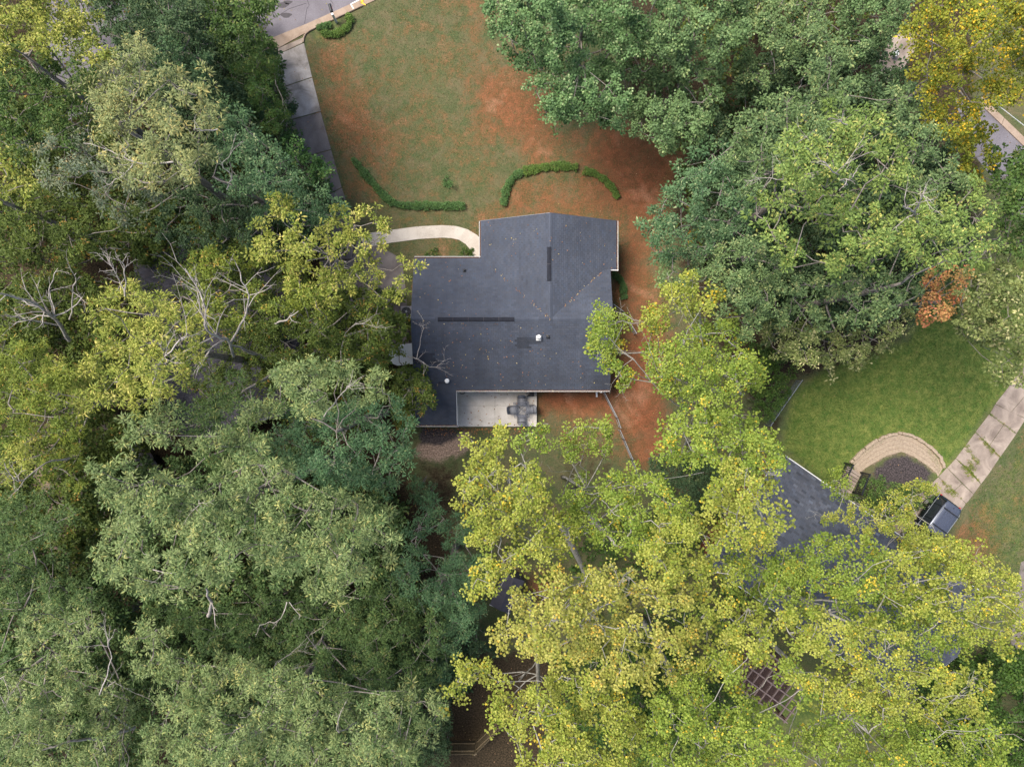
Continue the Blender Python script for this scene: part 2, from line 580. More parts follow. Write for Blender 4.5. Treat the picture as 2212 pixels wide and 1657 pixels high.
# road in the top-left corner, its gutter and the driveway crossing
road = slab('road', [(595, 80), (663, 53), (773, 3), (900, -55), (900, -420), (100, -420), (100, 280)], -.2, .012, M['asphalt'])
tag(road, kind='structure')
for pts in ([(640, -60), (668, 12), (663, 20), (658, 52)], [(560, 60), (625, 20), (662, 8)], [(700, -20), (720, 10)]):
    MB().tube([P(u, v, .0) + Vector((0, 0, .008)) for u, v in pts], .018, 4).build('crack', M['tar'], road)
for (u, v, r) in ((610, 12, .45), (622, 6, .3), (618, 34, .4)):
    c = P(u, v, .016)
    MB().poly([c + Vector((r * math.cos(a) * (1 + .25 * math.sin(3 * a)), .45 * r * math.sin(a), 0)) for a in np.linspace(0, 2 * math.pi, 13)[:-1]]).build('tar_patch', M['tar'], road)
kerb = tag(empty('kerb', P(730, 30)), kind='structure')
gut = [((500, 122), (595, 80), (600, 106), (505, 150)), ((595, 80), (662, 53), (668, 68), (600, 106)),
       ((662, 53), (718, 28), (725, 42), (668, 68)), ((718, 28), (773, 3), (782, 15), (725, 42)), ((773, 3), (840, -28), (849, -16), (782, 15))]
for q in gut:
    o = slab('kerb_section', q, -.2, .05 + random.uniform(-.004, .004), M['gutter'], None, .01)
    sub(o, kerb)
rim = [(782, 13), (725, 40), (690, 56), (668, 67), (660, 74), (656, 82), (655, 92)]
o = MB().tube([P(u, v, .06) for u, v in rim] , .07, 6).build('kerb_lip', M['gutter'])
sub(o, kerb)

drive = tag(empty('driveway', P(680, 200)), kind='structure')
for q, mt in (([(540, 133), (600, 106), (655, 82), (655, 93), (603, 117), (545, 142)], 'conc_tan'),
              ([(560, 136), (603, 118), (657, 94), (674, 167), (618, 186), (575, 196)], 'conc'),
              ([(575, 198), (618, 188), (674.5, 169), (693, 241), (634, 257), (590, 266)], 'conc'),
              ([(591, 268), (635, 259), (693, 243), (715, 323), (655, 340), (610, 350)], 'conc_dark'),
              ([(610, 352), (655, 342), (715.5, 325), (738, 405), (690, 430), (640, 440)], 'conc_dark'),
              ([(641, 442), (690, 432), (738.5, 407), (770, 500), (760, 560), (690, 560)], 'conc_dark'),
              ([(690, 562), (760, 562), (775, 505), (868, 560), (878, 640), (884, 750), (800, 760), (720, 680)], 'conc_dark')):
    sub(slab('concrete_slab', q, -.15, .03 + random.uniform(-.004, .004), M[mt], None, .008), drive)

walk = tag(empty('front_walk', P(960, 500)), kind='structure')
outer = [(775, 507), (840, 498), (900, 490), (955, 487), (985, 489), (1010, 496), (1030, 508), (1046, 524), (1056, 545), (1060, 575)]
inner = [(790, 535), (845, 525), (905, 517), (955, 514), (975, 515), (992, 519), (1006, 528), (1017, 541), (1024, 556), (1029, 577)]
for i in range(len(outer) - 1):
    sub(slab('walk_slab', [outer[i], outer[i + 1], inner[i + 1], inner[i]], -.1, .035 + random.uniform(-.003, .003), M['walk'], None, .008), walk)

# the neighbour's cracked drive on the right
nd = tag(empty('neighbour_driveway', P(2100, 960)), kind='structure')
L_ = [(2300, 680), (2212, 792), (2149, 873), (2137, 894), (2106.5, 933), (2085, 962), (2064, 990), (2045, 1010), (2026.5, 1029.5), (1995, 1060), (1955, 1105), (1900, 1165)]
R_ = [(2372, 740), (2268, 845), (2216, 905), (2195.5, 937), (2160, 988), (2140, 1018), (2119, 1045.5), (2103, 1068), (2087, 1088), (2065, 1120), (2025, 1170), (1970, 1235)]
for i in range(len(L_) - 1):
    a, b, c, d = L_[i], R_[i], R_[i + 1], L_[i + 1]
    m1 = (.45 * a[0] + .55 * b[0] + random.uniform(-4, 4), .45 * a[1] + .55 * b[1] + random.uniform(-3, 3))
    m2 = (.45 * d[0] + .55 * c[0] + random.uniform(-4, 4), .45 * d[1] + .55 * c[1] + random.uniform(-3, 3))
    g = .012
    def sh(p, q, t): return (p[0] + (q[0] - p[0]) * t, p[1] + (q[1] - p[1]) * t)
    if i in (1, 3, 5, 7):
        for quad in ([a, m1, m2, d], [m1, b, c, m2]):
            cx = sum(p[0] for p in quad) / 4; cy = sum(p[1] for p in quad) / 4
            sub(slab('cracked_slab', [sh(p, (cx, cy), .025) for p in quad], -.15, .03 + random.uniform(-.008, .012), M['conc_tan'], None, .01), nd)
    else:
        quad = [a, b, c, d]
        cx = sum(p[0] for p in quad) / 4; cy = sum(p[1] for p in quad) / 4
        sub(slab('cracked_slab', [sh(p, (cx, cy), .022) for p in quad], -.15, .03 + random.uniform(-.008, .012), M['conc_tan'], None, .01), nd)

# court and kerb at the upper right, a drive far behind, a path at the right edge
court = slab('side_street', [(2060, 210), (2146, 244), (2230, 322), (2420, 480), (2420, 760), (2180, 430), (2100, 330)], -.2, .012, M['asphalt'])
tag(court, kind='structure')
sk = tag(empty('side_kerb', P(2180, 270)), kind='structure')
for i in range(5):
    t0, t1 = i / 5, (i + 1) / 5 - .004
    f = lambda t: (2120 + 240 * t, 210 + 232 * t)
    a, b = f(t0), f(t1)
    sub(slab('kerb_section', [a, b, (b[0] - 5, b[1] + 15), (a[0] - 5, a[1] + 15)], -.2, .09, M['gutter'], None, .01), sk)
fd = slab('far_driveway', [(1890, 140), (1925, 85), (1955, 60), (1985, 95), (1950, 150), (1915, 180)], -.1, .02, M['conc_tan'])
tag(fd, kind='structure')
fp = slab('asphalt_path', [(2205, 1215), (2260, 1180), (2330, 1300), (2240, 1440), (2180, 1440), (2190, 1310)], -.1, .02, M['conc_dark'])
tag(fp, kind='structure')

# paint on the gutter by the storm drain
pm = empty('painted_kerb_mark', P(778, 12)); tag(pm, 'white bracket and yellow paint sprayed on the gutter at the top edge', 'paint mark')
def line_strip(name, pts, wd, z, mat, parent):
    mb = MB()
    for a, b in zip(pts[:-1], pts[1:]):
        mb.bar(P(*a, 0) + Vector((0, 0, z)), P(*b, 0) + Vector((0, 0, z)), wd, .006)
    return sub(mb.build(name, mat), parent)
line_strip('bracket', [(776, 2), (758, 11), (764, 21)], .07, .062, M['white'], pm)
line_strip('yellow_dash', [(776, 0), (786, 4), (779, 7), (788, 11)], .09, .0605, M['yellow'], pm)
line_strip('yellow_dash', [(782, 8), (790, 13)], .07, .066, M['yellow'], pm)

# ------------------------------------------------------------------ roofs
def clip_half(poly, n, d):
    out = []
    k = len(poly)
    for i in range(k):
        a, b = poly[i], poly[(i + 1) % k]
        da, db = a[0] * n[0] + a[1] * n[1] - d, b[0] * n[0] + b[1] * n[1] - d
        if da >= 0: out.append(a)
        if (da >= 0) != (db >= 0):
            t = da / (da - db)
            out.append((a[0] + (b[0] - a[0]) * t, a[1] + (b[1] - a[1]) * t))
    return out

def shingle_slope(name, parent, convex, downs, ridge_pt, zfun, base, rng, exposure=.143, tabw=.305, dark=(), sd=.055, stain_shade=None):
    """asphalt shingle courses laid on one roof slope. downs: plan unit vector pointing down the slope"""
    dx, dy = downs
    ax, ay = -dy, dx
    V, Fc, C = [], [], []
    for poly in convex:
        k = len(poly)
        ar = sum(poly[i][0] * poly[(i + 1) % k][1] - poly[(i + 1) % k][0] * poly[i][1] for i in range(k))
        if ar < 0: poly = poly[::-1]
        s = [(p[0] - ridge_pt[0]) * dx + (p[1] - ridge_pt[1]) * dy for p in poly]
        a = [(p[0] - ridge_pt[0]) * ax + (p[1] - ridge_pt[1]) * ay for p in poly]
        r0, r1 = int(math.floor(min(s) / exposure)), int(math.ceil(max(s) / exposure))
        for r in range(r0, r1):
            off = (r % 2) * tabw / 2 + ((r * 7919) % 13) / 13 * .05
            k0, k1 = int(math.floor((min(a) - off) / tabw)), int(math.ceil((max(a) - off) / tabw))
            rowt = 1 + .035 * math.sin(r * 12.9898)
            for q in range(k0, k1):
                a0, a1 = off + q * tabw + .007, off + (q + 1) * tabw - .007
                s0, s1 = r * exposure, (r + 1) * exposure
                t = [(ridge_pt[0] + dx * ss + ax * aa, ridge_pt[1] + dy * ss + ay * aa) for ss, aa in ((s0, a0), (s1, a0), (s1, a1), (s0, a1))]
                for i in range(len(poly)):
                    p0, p1 = poly[i], poly[(i + 1) % len(poly)]
                    nx, ny = -(p1[1] - p0[1]), (p1[0] - p0[0])
                    t = clip_half(t, (nx, ny), nx * p0[0] + ny * p0[1])
                    if len(t) < 3: break
                if len(t) < 3: continue
                n0 = len(V)
                cs = sum(p[0] for p in t) / len(t), sum(p[1] for p in t) / len(t)
                tint = rng.normal(rowt, sd)
                if stain_shade: tint *= stain_shade(*cs)
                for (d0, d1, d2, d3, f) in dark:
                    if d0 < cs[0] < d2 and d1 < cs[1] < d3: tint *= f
                hue = rng.normal(0, .02)
                col = (base[0] * tint * (1 + hue), base[1] * tint, base[2] * tint * (1 - hue))
                edge = []
                for p in t:
                    ss = (p[0] - ridge_pt[0]) * dx + (p[1] - ridge_pt[1]) * dy
                    fr = (ss - s0) / exposure
                    V.append((p[0], p[1], zfun(p[0], p[1]) + .006 + .026 * fr))
                    C.append(col)
                    edge.append(fr)
                Fc.append(tuple(range(n0, n0 + len(t))))
                low = [i for i, e in enumerate(edge) if e > .999]
                if len(low) >= 2:
                    i, j = low[0], low[-1]
                    m0 = len(V)
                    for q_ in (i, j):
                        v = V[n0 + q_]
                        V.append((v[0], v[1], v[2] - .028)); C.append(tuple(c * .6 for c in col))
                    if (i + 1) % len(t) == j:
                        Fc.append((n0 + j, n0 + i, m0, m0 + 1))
    me = bpy.data.meshes.new(name)
    me.from_pydata(V, [], Fc)
    at = me.color_attributes.new('tint', 'FLOAT_COLOR', 'POINT')
    at.data.foreach_set('color', np.concatenate([np.array(C), np.ones((len(C), 1))], 1).astype(np.float32).ravel())
    o = link_mesh(name, me, M['shingle'], parent)
    o['kind'] = 'stuff'
    return o

def tinted(o, col):
    me = o.data
    at = me.color_attributes.new('tint', 'FLOAT_COLOR', 'POINT')
    at.data.foreach_set('color', np.tile(np.array([*col, 1], np.float32), len(me.vertices)))
    return o

def ridge_caps(parent, a, b, base, rng, step=.3, wd=.32, drop=.06):
    a, b = Vector(a), Vector(b)
    d = b - a
    L = d.length
    d.normalize()
    s = d.cross(Vector((0, 0, 1))).normalized()
    n = int(L / step)
    for i in range(n):
        p = a + d * (i * step)
        q = a + d * ((i + 1) * step + .03)
        t = rng.normal(1.05, .08)
        mb = MB()
        u0, u1 = Vector((0, 0, .02)), Vector((0, 0, .032))
        w_ = s * (wd / 2)
        dz = Vector((0, 0, -drop))
        mb.v = [tuple(x) for x in (p + w_ + dz + u0, p + u0, p - w_ + dz + u0, q + w_ + dz + u1, q + u1, q - w_ + dz + u1,
                                   q + w_ + dz, q, q - w_ + dz)]
        mb.f = [(0, 3, 4, 1), (1, 4, 5, 2), (3, 6, 7, 4), (4, 7, 8, 5)]
        tinted(mb.build('ridge_cap', M['shingle'], parent), tuple(c * t for c in base))

# ------------------------------------------------------------------ the house in the middle
ZE, ZR = 3.0, 4.6
XL, XR = -6.46, 6.46                     # gable edges of the main roof
YF, YRG, YB = 8.30, 4.12, -.43           # front eave, ridge, rear eave
WX0, WX, WX1 = -2.07, 2.45, 6.92         # gable wing: left eave, ridge, right eave
WY, WYR = 10.75, 7.50
EXX, EXY = -3.72, -2.80                  # rear extension
kf, kb = (ZR - ZE) / (YF - YRG), (ZR - ZE) / (YRG - YB)
kwl, kwr = (ZR - ZE) / (WX - WX0), (ZR - ZE) / (WX1 - WX)
zf = lambda x, y: ZR - (y - YRG) * kf
zb = lambda x, y: ZR - (YRG - y) * kb
zwl = lambda x, y: ZR - (WX - x) * kwl
zwr = lambda x, y: ZR - (x - WX) * kwr
ROOFC = (.057, .067, .094)
house = empty('house', (0, 4, 0))
tag(house, 'ranch house with dark blue-grey shingle roof and front gable wing in the clearing', 'house')
def hp(o): return sub(o, house)
rr = np.random.default_rng(3)
# walls
w1 = MB().prism([(XL + .35, YB + .35), (XR - .35, YB + .35), (XR - .35, YF - .45), (XL + .35, YF - .45)], 0, ZE - .12)
hp(w1.build('wall', M['cream']))
hp(MB().prism([(WX0 + .4, YF - .445), (WX1 - .4, YF - .445), (WX1 - .4, WY - .4), (WX0 + .4, WY - .4)], 0, ZE - .12).build('wall', M['brick']))
hp(MB().prism([(XL + .35, YB + .345), (EXX - .25, YB + .345), (EXX - .25, EXY + .3), (XL + .35, EXY + .3)], 0, zb(0, EXY) - .1).build('wall', M['cream']))
# gable triangles
hp(MB().loft([[(XL + .35, YF - .45, ZE - .12), (XL + .35, YRG, ZR - .12), (XL + .35, YB + .35, ZE - .12)], [(XL + .45, YF - .45, ZE - .12), (XL + .45, YRG, ZR - .12), (XL + .45, YB + .35, ZE - .12)]]).build('gable', M['cream']))
hp(MB().loft([[(XR - .45, YF - .45, ZE - .12), (XR - .45, YRG, ZR - .12), (XR - .45, YB + .35, ZE - .12)], [(XR - .35, YF - .45, ZE - .12), (XR - .35, YRG, ZR - .12), (XR - .35, YB + .35, ZE - .12)]]).build('gable', M['cream']))
hp(MB().loft([[(WX0 + .4, WY - .5, ZE - .12), (WX, WY - .5, ZR - .12), (WX1 - .4, WY - .5, ZE - .12)], [(WX0 + .4, WY - .4, ZE - .12), (WX, WY - .4, ZR - .12), (WX1 - .4, WY - .4, ZE - .12)]]).build('gable', M['cream']))
# roof decks (solid, 10 cm) and shingle courses
vl = (WX0, YF)                       # left valley foot
vr = (WX + (WYR - YRG) * kf / kwr, WYR)
slopes = [
    ('roof_slope', [[(XL, YRG), (WX, YRG), vl, (XL, YF)]], zf, (0, 1), (0, YRG)),
    ('roof_slope', [[(WX, YRG), (XR, YRG), (XR, WYR), vr]], zf, (0, 1), (0, YRG)),
    ('roof_slope', [[(XL, YRG), (XR, YRG), (XR, YB), (XL, YB)], [(XL, YB), (EXX, YB), (EXX, EXY), (XL, EXY)]], zb, (0, -1), (0, YRG)),
    ('roof_slope', [[(WX, YRG), (WX, WY + .15), (WX0, WY), vl]], zwl, (-1, 0), (WX, 0)),
    ('roof_slope', [[(WX, YRG), vr, (WX, WYR)], [(WX, WYR), (WX1, WYR), (WX1, WY), (WX, WY + .15)]], zwr, (1, 0), (WX, 0)),
]
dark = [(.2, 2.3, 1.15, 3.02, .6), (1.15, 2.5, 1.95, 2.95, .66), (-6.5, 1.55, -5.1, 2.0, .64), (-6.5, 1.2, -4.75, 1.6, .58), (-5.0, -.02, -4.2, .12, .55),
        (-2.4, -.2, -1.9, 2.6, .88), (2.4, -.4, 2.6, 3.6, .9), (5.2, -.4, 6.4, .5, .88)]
def rear_streak_shade(x, y):
    # dark streaks down the rear slope, with its shade painted into the tint
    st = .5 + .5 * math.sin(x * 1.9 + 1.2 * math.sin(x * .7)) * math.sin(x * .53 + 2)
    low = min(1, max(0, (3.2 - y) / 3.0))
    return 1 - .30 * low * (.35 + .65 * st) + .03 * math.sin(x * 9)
for i, (nm, polys, zfn, dn, rp) in enumerate(slopes):
    so = None
    for poly in polys:
        mb = MB()
        k = len(poly)
        ar = sum(poly[a][0] * poly[(a + 1) % k][1] - poly[(a + 1) % k][0] * poly[a][1] for a in range(k))
        if ar < 0: poly = poly[::-1]
        mb.loft([[(p[0], p[1], zfn(*p) - .12) for p in poly], [(p[0], p[1], zfn(*p)) for p in poly]])
        ob = hp(mb.build(nm, M['tar']))
        so = so or ob
    sh_ = shingle_slope('shingles', None, polys, dn, rp, zfn, ROOFC, rr, dark=dark if i == 2 else (), stain_shade=rear_streak_shade if i == 2 else None)
    sub(sh_, so)
ROOFO = {}
cap = hp(MB().box((0, YRG, ZR - .03), (.05, .05, .02)).build('ridge', M['tar']))
ridge_caps(cap, (XL, YRG, ZR), (-4.8, YRG, ZR), ROOFC, rr)
ridge_caps(cap, (.18, YRG, ZR), (XR, YRG, ZR), ROOFC, rr)
ridge_caps(cap, (WX, YRG + .1, ZR), (WX, 6.5, ZR), ROOFC, rr)
ridge_caps(cap, (WX, 8.75, ZR), (WX, WY + .1, ZR), ROOFC, rr)
# ridge vents
def ridge_vent(a, b):
    a, b = Vector(a), Vector(b)
    d = (b - a).normalized()
    s = d.cross(Vector((0, 0, 1)))
    mb = MB()
    rings = []
    for p in (a, b):
        rings.append([p + s * x + Vector((0, 0, z)) for x, z in ((-.14, -.03), (-.12, .03), (0, .06), (.12, .03), (.14, -.03))])
    mb.loft(rings)
    o = hp(mb.build('ridge_vent', M['vent_black']))
    n = int((b - a).length / 1.2)
    for i in range(1, n + 1):
        q = a + d * (i * (b - a).length / (n + 1))
        m2 = MB()
        m2.loft([[q + d * (e * .012) + s * x + Vector((0, 0, z + .006)) for x, z in ((-.14, -.03), (-.12, .03), (0, .06), (.12, .03), (.14, -.03))] for e in (-1, 1)])
        sub(m2.build('vent_joint', M['tar']), o)
    return o
ridge_vent((-4.75, YRG - .02, ZR), (.14, YRG - .02, ZR))
ridge_vent((WX - .06, 6.55, ZR), (WX - .06, 8.72, ZR))
# gutters, fascia
def gutter(a, b, outx, outy, z):
    a, b = Vector((*a, z)), Vector((*b, z))
    o_ = Vector((outx, outy, 0))
    mb = MB()
    prof = [(0, .0), (.11, .0), (.125, .0), (.125, -.02), (.09, -.11), (0, -.11)]
    th = [(.012, -.006), (.113, -.006), (.113, -.02), (.085, -.1), (.012, -.1)]
    outer = [(0, -.03), (0, -.12), (.075, -.12), (.105, -.02), (.105, .004)]
    inner = [(.082, .004), (.082, -.02), (.066, -.105), (.004, -.105), (.004, -.03)]
    ring = outer + inner
    mb.loft([[p + o_ * x + Vector((0, 0, zz)) for x, zz in ring] for p in (a, b)])
    g_ = hp(mb.build('gutter', M['white']))
    m2 = MB()
    m2.loft([[p + o_ * x + Vector((0, 0, zz)) for x, zz in ((.006, -.03), (.08, -.03), (.07, -.1), (.006, -.1))] for p in (a, b)])
    sub(m2.build('gutter_debris', M['debris']), g_)
    return g_
gutter((XL, YF), (WX0 - .01, YF), 0, 1, ZE + .01)
gutter((WX0, YF + .02), (WX0, WY), -1, 0, ZE + .01)
gutter((WX1, WYR), (WX1, WY), 1, 0, ZE + .01)
gutter((EXX + .02, YB), (XR, YB), 0, -1, ZE + .01)
gutter((XL, EXY), (EXX + .1, EXY), 0, -1, zb(0, EXY) + .01)
hp(MB().bar((vr[0] + .25, WYR - .02, ZE + .12), (WX1 + .1, WYR - .02, ZE - .02), .05, .16).build('fascia', M['white']))
hp(MB().bar((EXX + .03, YB - .14, ZE - .2), (EXX + .03, EXY, zb(0, EXY) - .06), .03, .14).build('fascia', M['white']))
hp(MB().bar((XL - .012, YRG, ZR - .07), (XL - .012, YF, ZE - .07), .02, .12).build('rake_board', M['bronze']))
hp(MB().bar((XL - .012, YRG, ZR - .07), (XL - .012, EXY, zb(0, EXY) - .07), .02, .12).build('rake_board', M['bronze']))
hp(MB().bar((XR + .012, YRG, ZR - .07), (XR + .012, WYR, zf(0, WYR) - .07), .02, .12).build('rake_board', M['bronze']))
hp(MB().bar((XR + .012, YRG, ZR - .07), (XR + .012, YB, ZE - .07), .02, .12).build('rake_board', M['bronze']))
hp(MB().bar((WX, WY + .165, ZR - .07), (WX0, WY + .015, ZE - .07), .02, .12).build('rake_board', M['bronze']))
hp(MB().bar((WX, WY + .165, ZR - .07), (WX1, WY + .015, ZE - .07), .02, .12).build('rake_board', M['bronze']))
# downspouts
for x, y in ((5.95, YB + .25), (EXX + .1, EXY - .05)):
    hp(MB().box((x, y - .4 if x > 0 else y, 1.4 if x > 0 else 1.0), (.09, .07, 2.7 if x > 0 else 1.9)).build('downspout', M['white']))
hp(MB().box((5.95, YB - .35, .12), (.12, .34, .1)).build('downspout_foot', M['white']))
# pipes and vents on the roof
def vent_pipe(x, y, zfn, h, r, mat, flash=None, caphead=True):
    z = zfn(x, y)
    mb = MB().lathe([(r * .8, -.1), (r * .8, h * .7)], (x, y, z), 14)
    o = hp(mb.build('vent_pipe', mat, smooth=False))
    if caphead:
        sub(MB().lathe([(r * .6, h * .68), (r * 1.15, h * .72), (r * 1.2, h * .9), (r * .9, h), (r * .2, h * 1.04)], (x, y, z), 16).build('cap', mat, smooth=True), o)
    if flash:
        k = (zfn(x, y - .2) - zfn(x, y + .2)) / .4
        mb = MB()
        mb.loft([[(x + dx, y + dy, zfn(x + dx, y + dy) + zz) for dx, dy in ((-flash, -flash * 1.25), (flash, -flash * 1.25), (flash, flash * .6), (-flash, flash * .6))] for zz in (.004, .026)])
        sub(mb.build('flashing', mat), o)
    return o
p = P(1163.6, 727, 4.2)
vent_pipe(p.x, p.y - .05, zb, .42, .12, M['white'], .17)
p = P(965.9, 823, 3.4)
vent_pipe(p.x, p.y, zb, .32, .13, M['white'])
p = P(1183.8, 728, 4.1)
o = vent_pipe(p.x, p.y, zb, .22, .07, M['black'], .13, False)
p = P(1003.4, 584, 3.4)
vent_pipe(p.x, p.y, zf, .2, .06, M['black'], .12)
# doors and windows
def window(parent, c, wd, ht, face, mat=None):
    """face: outward plan vector"""
    fx, fy = face
    rz = math.atan2(fy, fx)
    o = hp(MB().box((c[0], c[1], c[2]), (.06, wd, ht), rz).build('window', M['white']))
    sub(MB().box((c[0] + fx * .02, c[1] + fy * .02, c[2]), (.05, wd - .14, ht - .14), rz).build('pane', M['window']), o)
    sub(MB().box((c[0] + fx * .045, c[1] + fy * .045, c[2]), (.04, wd - .1, .05), rz).build('sash', M['white']), o)
window(house, (EXX - .22, -1.45, 1.15), 1.3, 1.0, (1, 0))
window(house, (WX0 + .37, 9.2, 1.6), .9, 1.2, (-1, 0))
window(house, (WX, WY - .38, 1.6), 2.2, 1.3, (0, 1))
window(house, (-4.4, YF - .43, 1.6), 1.4, 1.2, (0, 1))
window(house, (4.1, YB + .33, 1.6), 1.4, 1.1, (0, -1))
window(house, (XR - .33, 2.6, 1.6), 1.1, 1.1, (1, 0))
o = hp(MB().box((-1.6, YF - .42, 1.05), (.95, .06, 2.05)).build('door', M['redp']))
sub(MB().lathe([(.035, 0), (.05, .03), (.03, .06)], (-1.25, YF - .36, 1.0), 10).build('handle', M['steel']), o)
o = hp(MB().box((.1, YB + .32, 1.4), (1.8, .06, 2.0)).build('door', M['white']))
sub(MB().box((.1, YB + .3, 1.4), (1.6, .06, 1.8)).build('pane', M['window']), o)

# patio with steps
patio = tag(empty('patio', P(1070, 885)), kind='structure')
px = [EXX - .2, -1.2, .35, 1.74]
py = [YB + .3, -1.55, -3.02]
for i in range(3):
    for j in range(2):
        sub(MB().prism([(px[i] + .006, py[j + 1] + .006), (px[i + 1] - .006, py[j + 1] + .006), (px[i + 1] - .006, py[j] - .006), (px[i] + .006, py[j] - .006)], -.1, .30 + random.uniform(-.003, .003)).build('patio_slab', M['patio'], bevel=.008), patio)
sub(MB().prism([(XL + .8, EXY - .12), (EXX - .2, EXY - .12), (EXX - .2, EXY + .28), (XL + .8, EXY + .28)], -.1, .28).build('patio_slab', M['cream'], bevel=.01), patio)
sub(MB().prism([(-.98, YB + .3), (1.2, YB + .3), (1.2, YB - .3), (-.98, YB - .3)], .29, .47).build('door_step', M['cream'], bevel=.012), patio)

# ------------------------------------------------------------------ things on the patio and round the house
def patio_chair(loc, rz, label):
    t = empty('patio_chair', loc, rz)      # faces local -Y (towards the table)
    tag(t, label, 'chair', 'sling chairs round the glass table')
    mb = MB()
    n = 7
    rings = []
    for i in range(n):
        f = i / (n - 1)
        rings.append([(-.25, -.24 + .48 * f, .42 - .03 * math.sin(f * 3.14) - .02 * f), (.25, -.24 + .48 * f, .42 - .03 * math.sin(f * 3.14) - .02 * f)])
    up = [[(x, y, z - .012) for x, y, z in r] for r in rings]
    for r, q in zip(rings, up):
        pass
    mb.loft([[r[0], r[1], q[1], q[0]] for r, q in zip(rings, up)])
    mb.build('seat', M['greyfab'], t, True)
    mb = MB()
    rings = []
    for i in range(7):
        f = i / 6
        y = .22 + .2 * f
        z = .4 + .52 * f
        wv = .25 - .05 * max(0, f - .7) / .3
        rings.append([(-wv, y, z), (0, y + .035, z), (wv, y, z), (wv, y + .012, z), (0, y + .047, z), (-wv, y + .012, z)])
    mb.loft(rings)
    mb.build('backrest', M['greyfab'], t, True)
    for s in (-1, 1):
        MB().tube([(s * .29, -.26, 0), (s * .29, -.27, .45), (s * .29, -.2, .64), (s * .29, .0, .66), (s * .29, .26, .64)], .018, 6).build('armrest', M['bronze'], t)
        MB().tube([(s * .27, -.25, .42), (s * .27, .22, .40), (s * .265, .32, .66), (s * .25, .42, .9), (s * .16, .44, .93), (0, .45, .94)], .016, 6).build('side_rail', M['bronze'], t)
        MB().tube([(s * .27, .16, .4), (s * .29, .34, 0)], .016, 6).build('leg', M['bronze'], t)
    MB().tube([(-.27, -.25, .4), (.27, -.25, .4)], .014, 6).build('front_rail', M['bronze'], t)
    return t
tc = P(1126.2, 884.4, .3)
tbl = empty('patio_table', (tc.x, tc.y, .30), R(3))
tag(tbl, 'square smoked glass patio table with crossed metal legs', 'table')
for k in range(4):
    a = k * math.pi / 2 + math.pi / 4
    MB().tube([(.62 * math.cos(a), .62 * math.sin(a), 0), (.42 * math.cos(a), .42 * math.sin(a), .35), (.03 * math.cos(a), .03 * math.sin(a), .45), (.03 * math.cos(a), .03 * math.sin(a), .5), (.5 * math.cos(a), .5 * math.sin(a), .69)], .02, 6).build('leg', M['bronze'], tbl)
    b = a + math.pi / 2
    MB().bar((.74 * math.cos(a), .74 * math.sin(a), .705), (.74 * math.cos(b), .74 * math.sin(b), .705), .035, .03).build('frame_rail', M['bronze'], tbl)
MB().box((0, 0, .712), (1.0, 1.0, .012)).build('glass_top', M['tint_glass'], tbl)
patio_chair((tc.x + .03, tc.y + .55, .30), R(2), 'grey sling chair on the house side of the glass patio table')
patio_chair((tc.x - .56, tc.y - .02, .30), R(95), 'grey sling chair on the side of the table facing the extension')
patio_chair((tc.x + .57, tc.y + .02, .30), R(-86), 'grey sling chair at the table nearest the patio edge by the red clay')
patio_chair((tc.x + .02, tc.y - .62, .30), R(181), 'grey sling chair at the table half hidden by yellow-green leaves')

t = empty('log_hoop', (1.35, -.75, .30)); tag(t, 'round black metal log hoop standing by the rear wall', 'log hoop')
for r_, y_ in ((.36, -.1), (.36, .1)):
    MB().tube([(r_ * math.cos(a), y_ + .02 * math.cos(a), .38 + r_ * math.sin(a)) for a in np.linspace(0, 2 * math.pi, 25)], .016, 6, False).build('ring', M['black'], t)
for a in np.linspace(0, 2 * math.pi, 9)[:-1]:
    MB().tube([(.36 * math.cos(a), -.1, .38 + .36 * math.sin(a)), (.36 * math.cos(a), .1, .38 + .36 * math.sin(a))], .01, 5).build('crossbar', M['black'], t)
MB().box((0, 0, .012), (.4, .3, .02)).build('base', M['black'], t)
t = empty('garden_hose', P(999, 847, .3)); tag(t, 'thin dark garden hose coiled on the patio near the extension', 'hose')
MB().tube([(.2 * math.cos(a) * (1 - a * .012), .16 * math.sin(a) * (1 - a * .012), .012 + .012 * (a / 6.3)) for a in np.linspace(0, 20, 70)], .01, 5).build('coil', M['black'], t)
t = empty('push_scooter', P(1035, 846, .3), R(4)); tag(t, 'black push scooter lying against the rear wall on the patio', 'scooter')
MB().box((0, 0, .09), (.5, .1, .03)).build('deck', M['black'], t, bevel=.01)
MB().tube([(.26, 0, .1), (.34, .02, .3), (.36, .06, .78)], .018, 6).build('stem', M['black'], t)
MB().tube([(.36, -.16, .78), (.36, .24, .78)], .014, 6).build('handlebar', M['black'], t)
for x in (-.3, .32):
    MB().tube([(x, -.018, .055), (x, .018, .055)], .055, 12).build('wheel', M['rubber'], t)

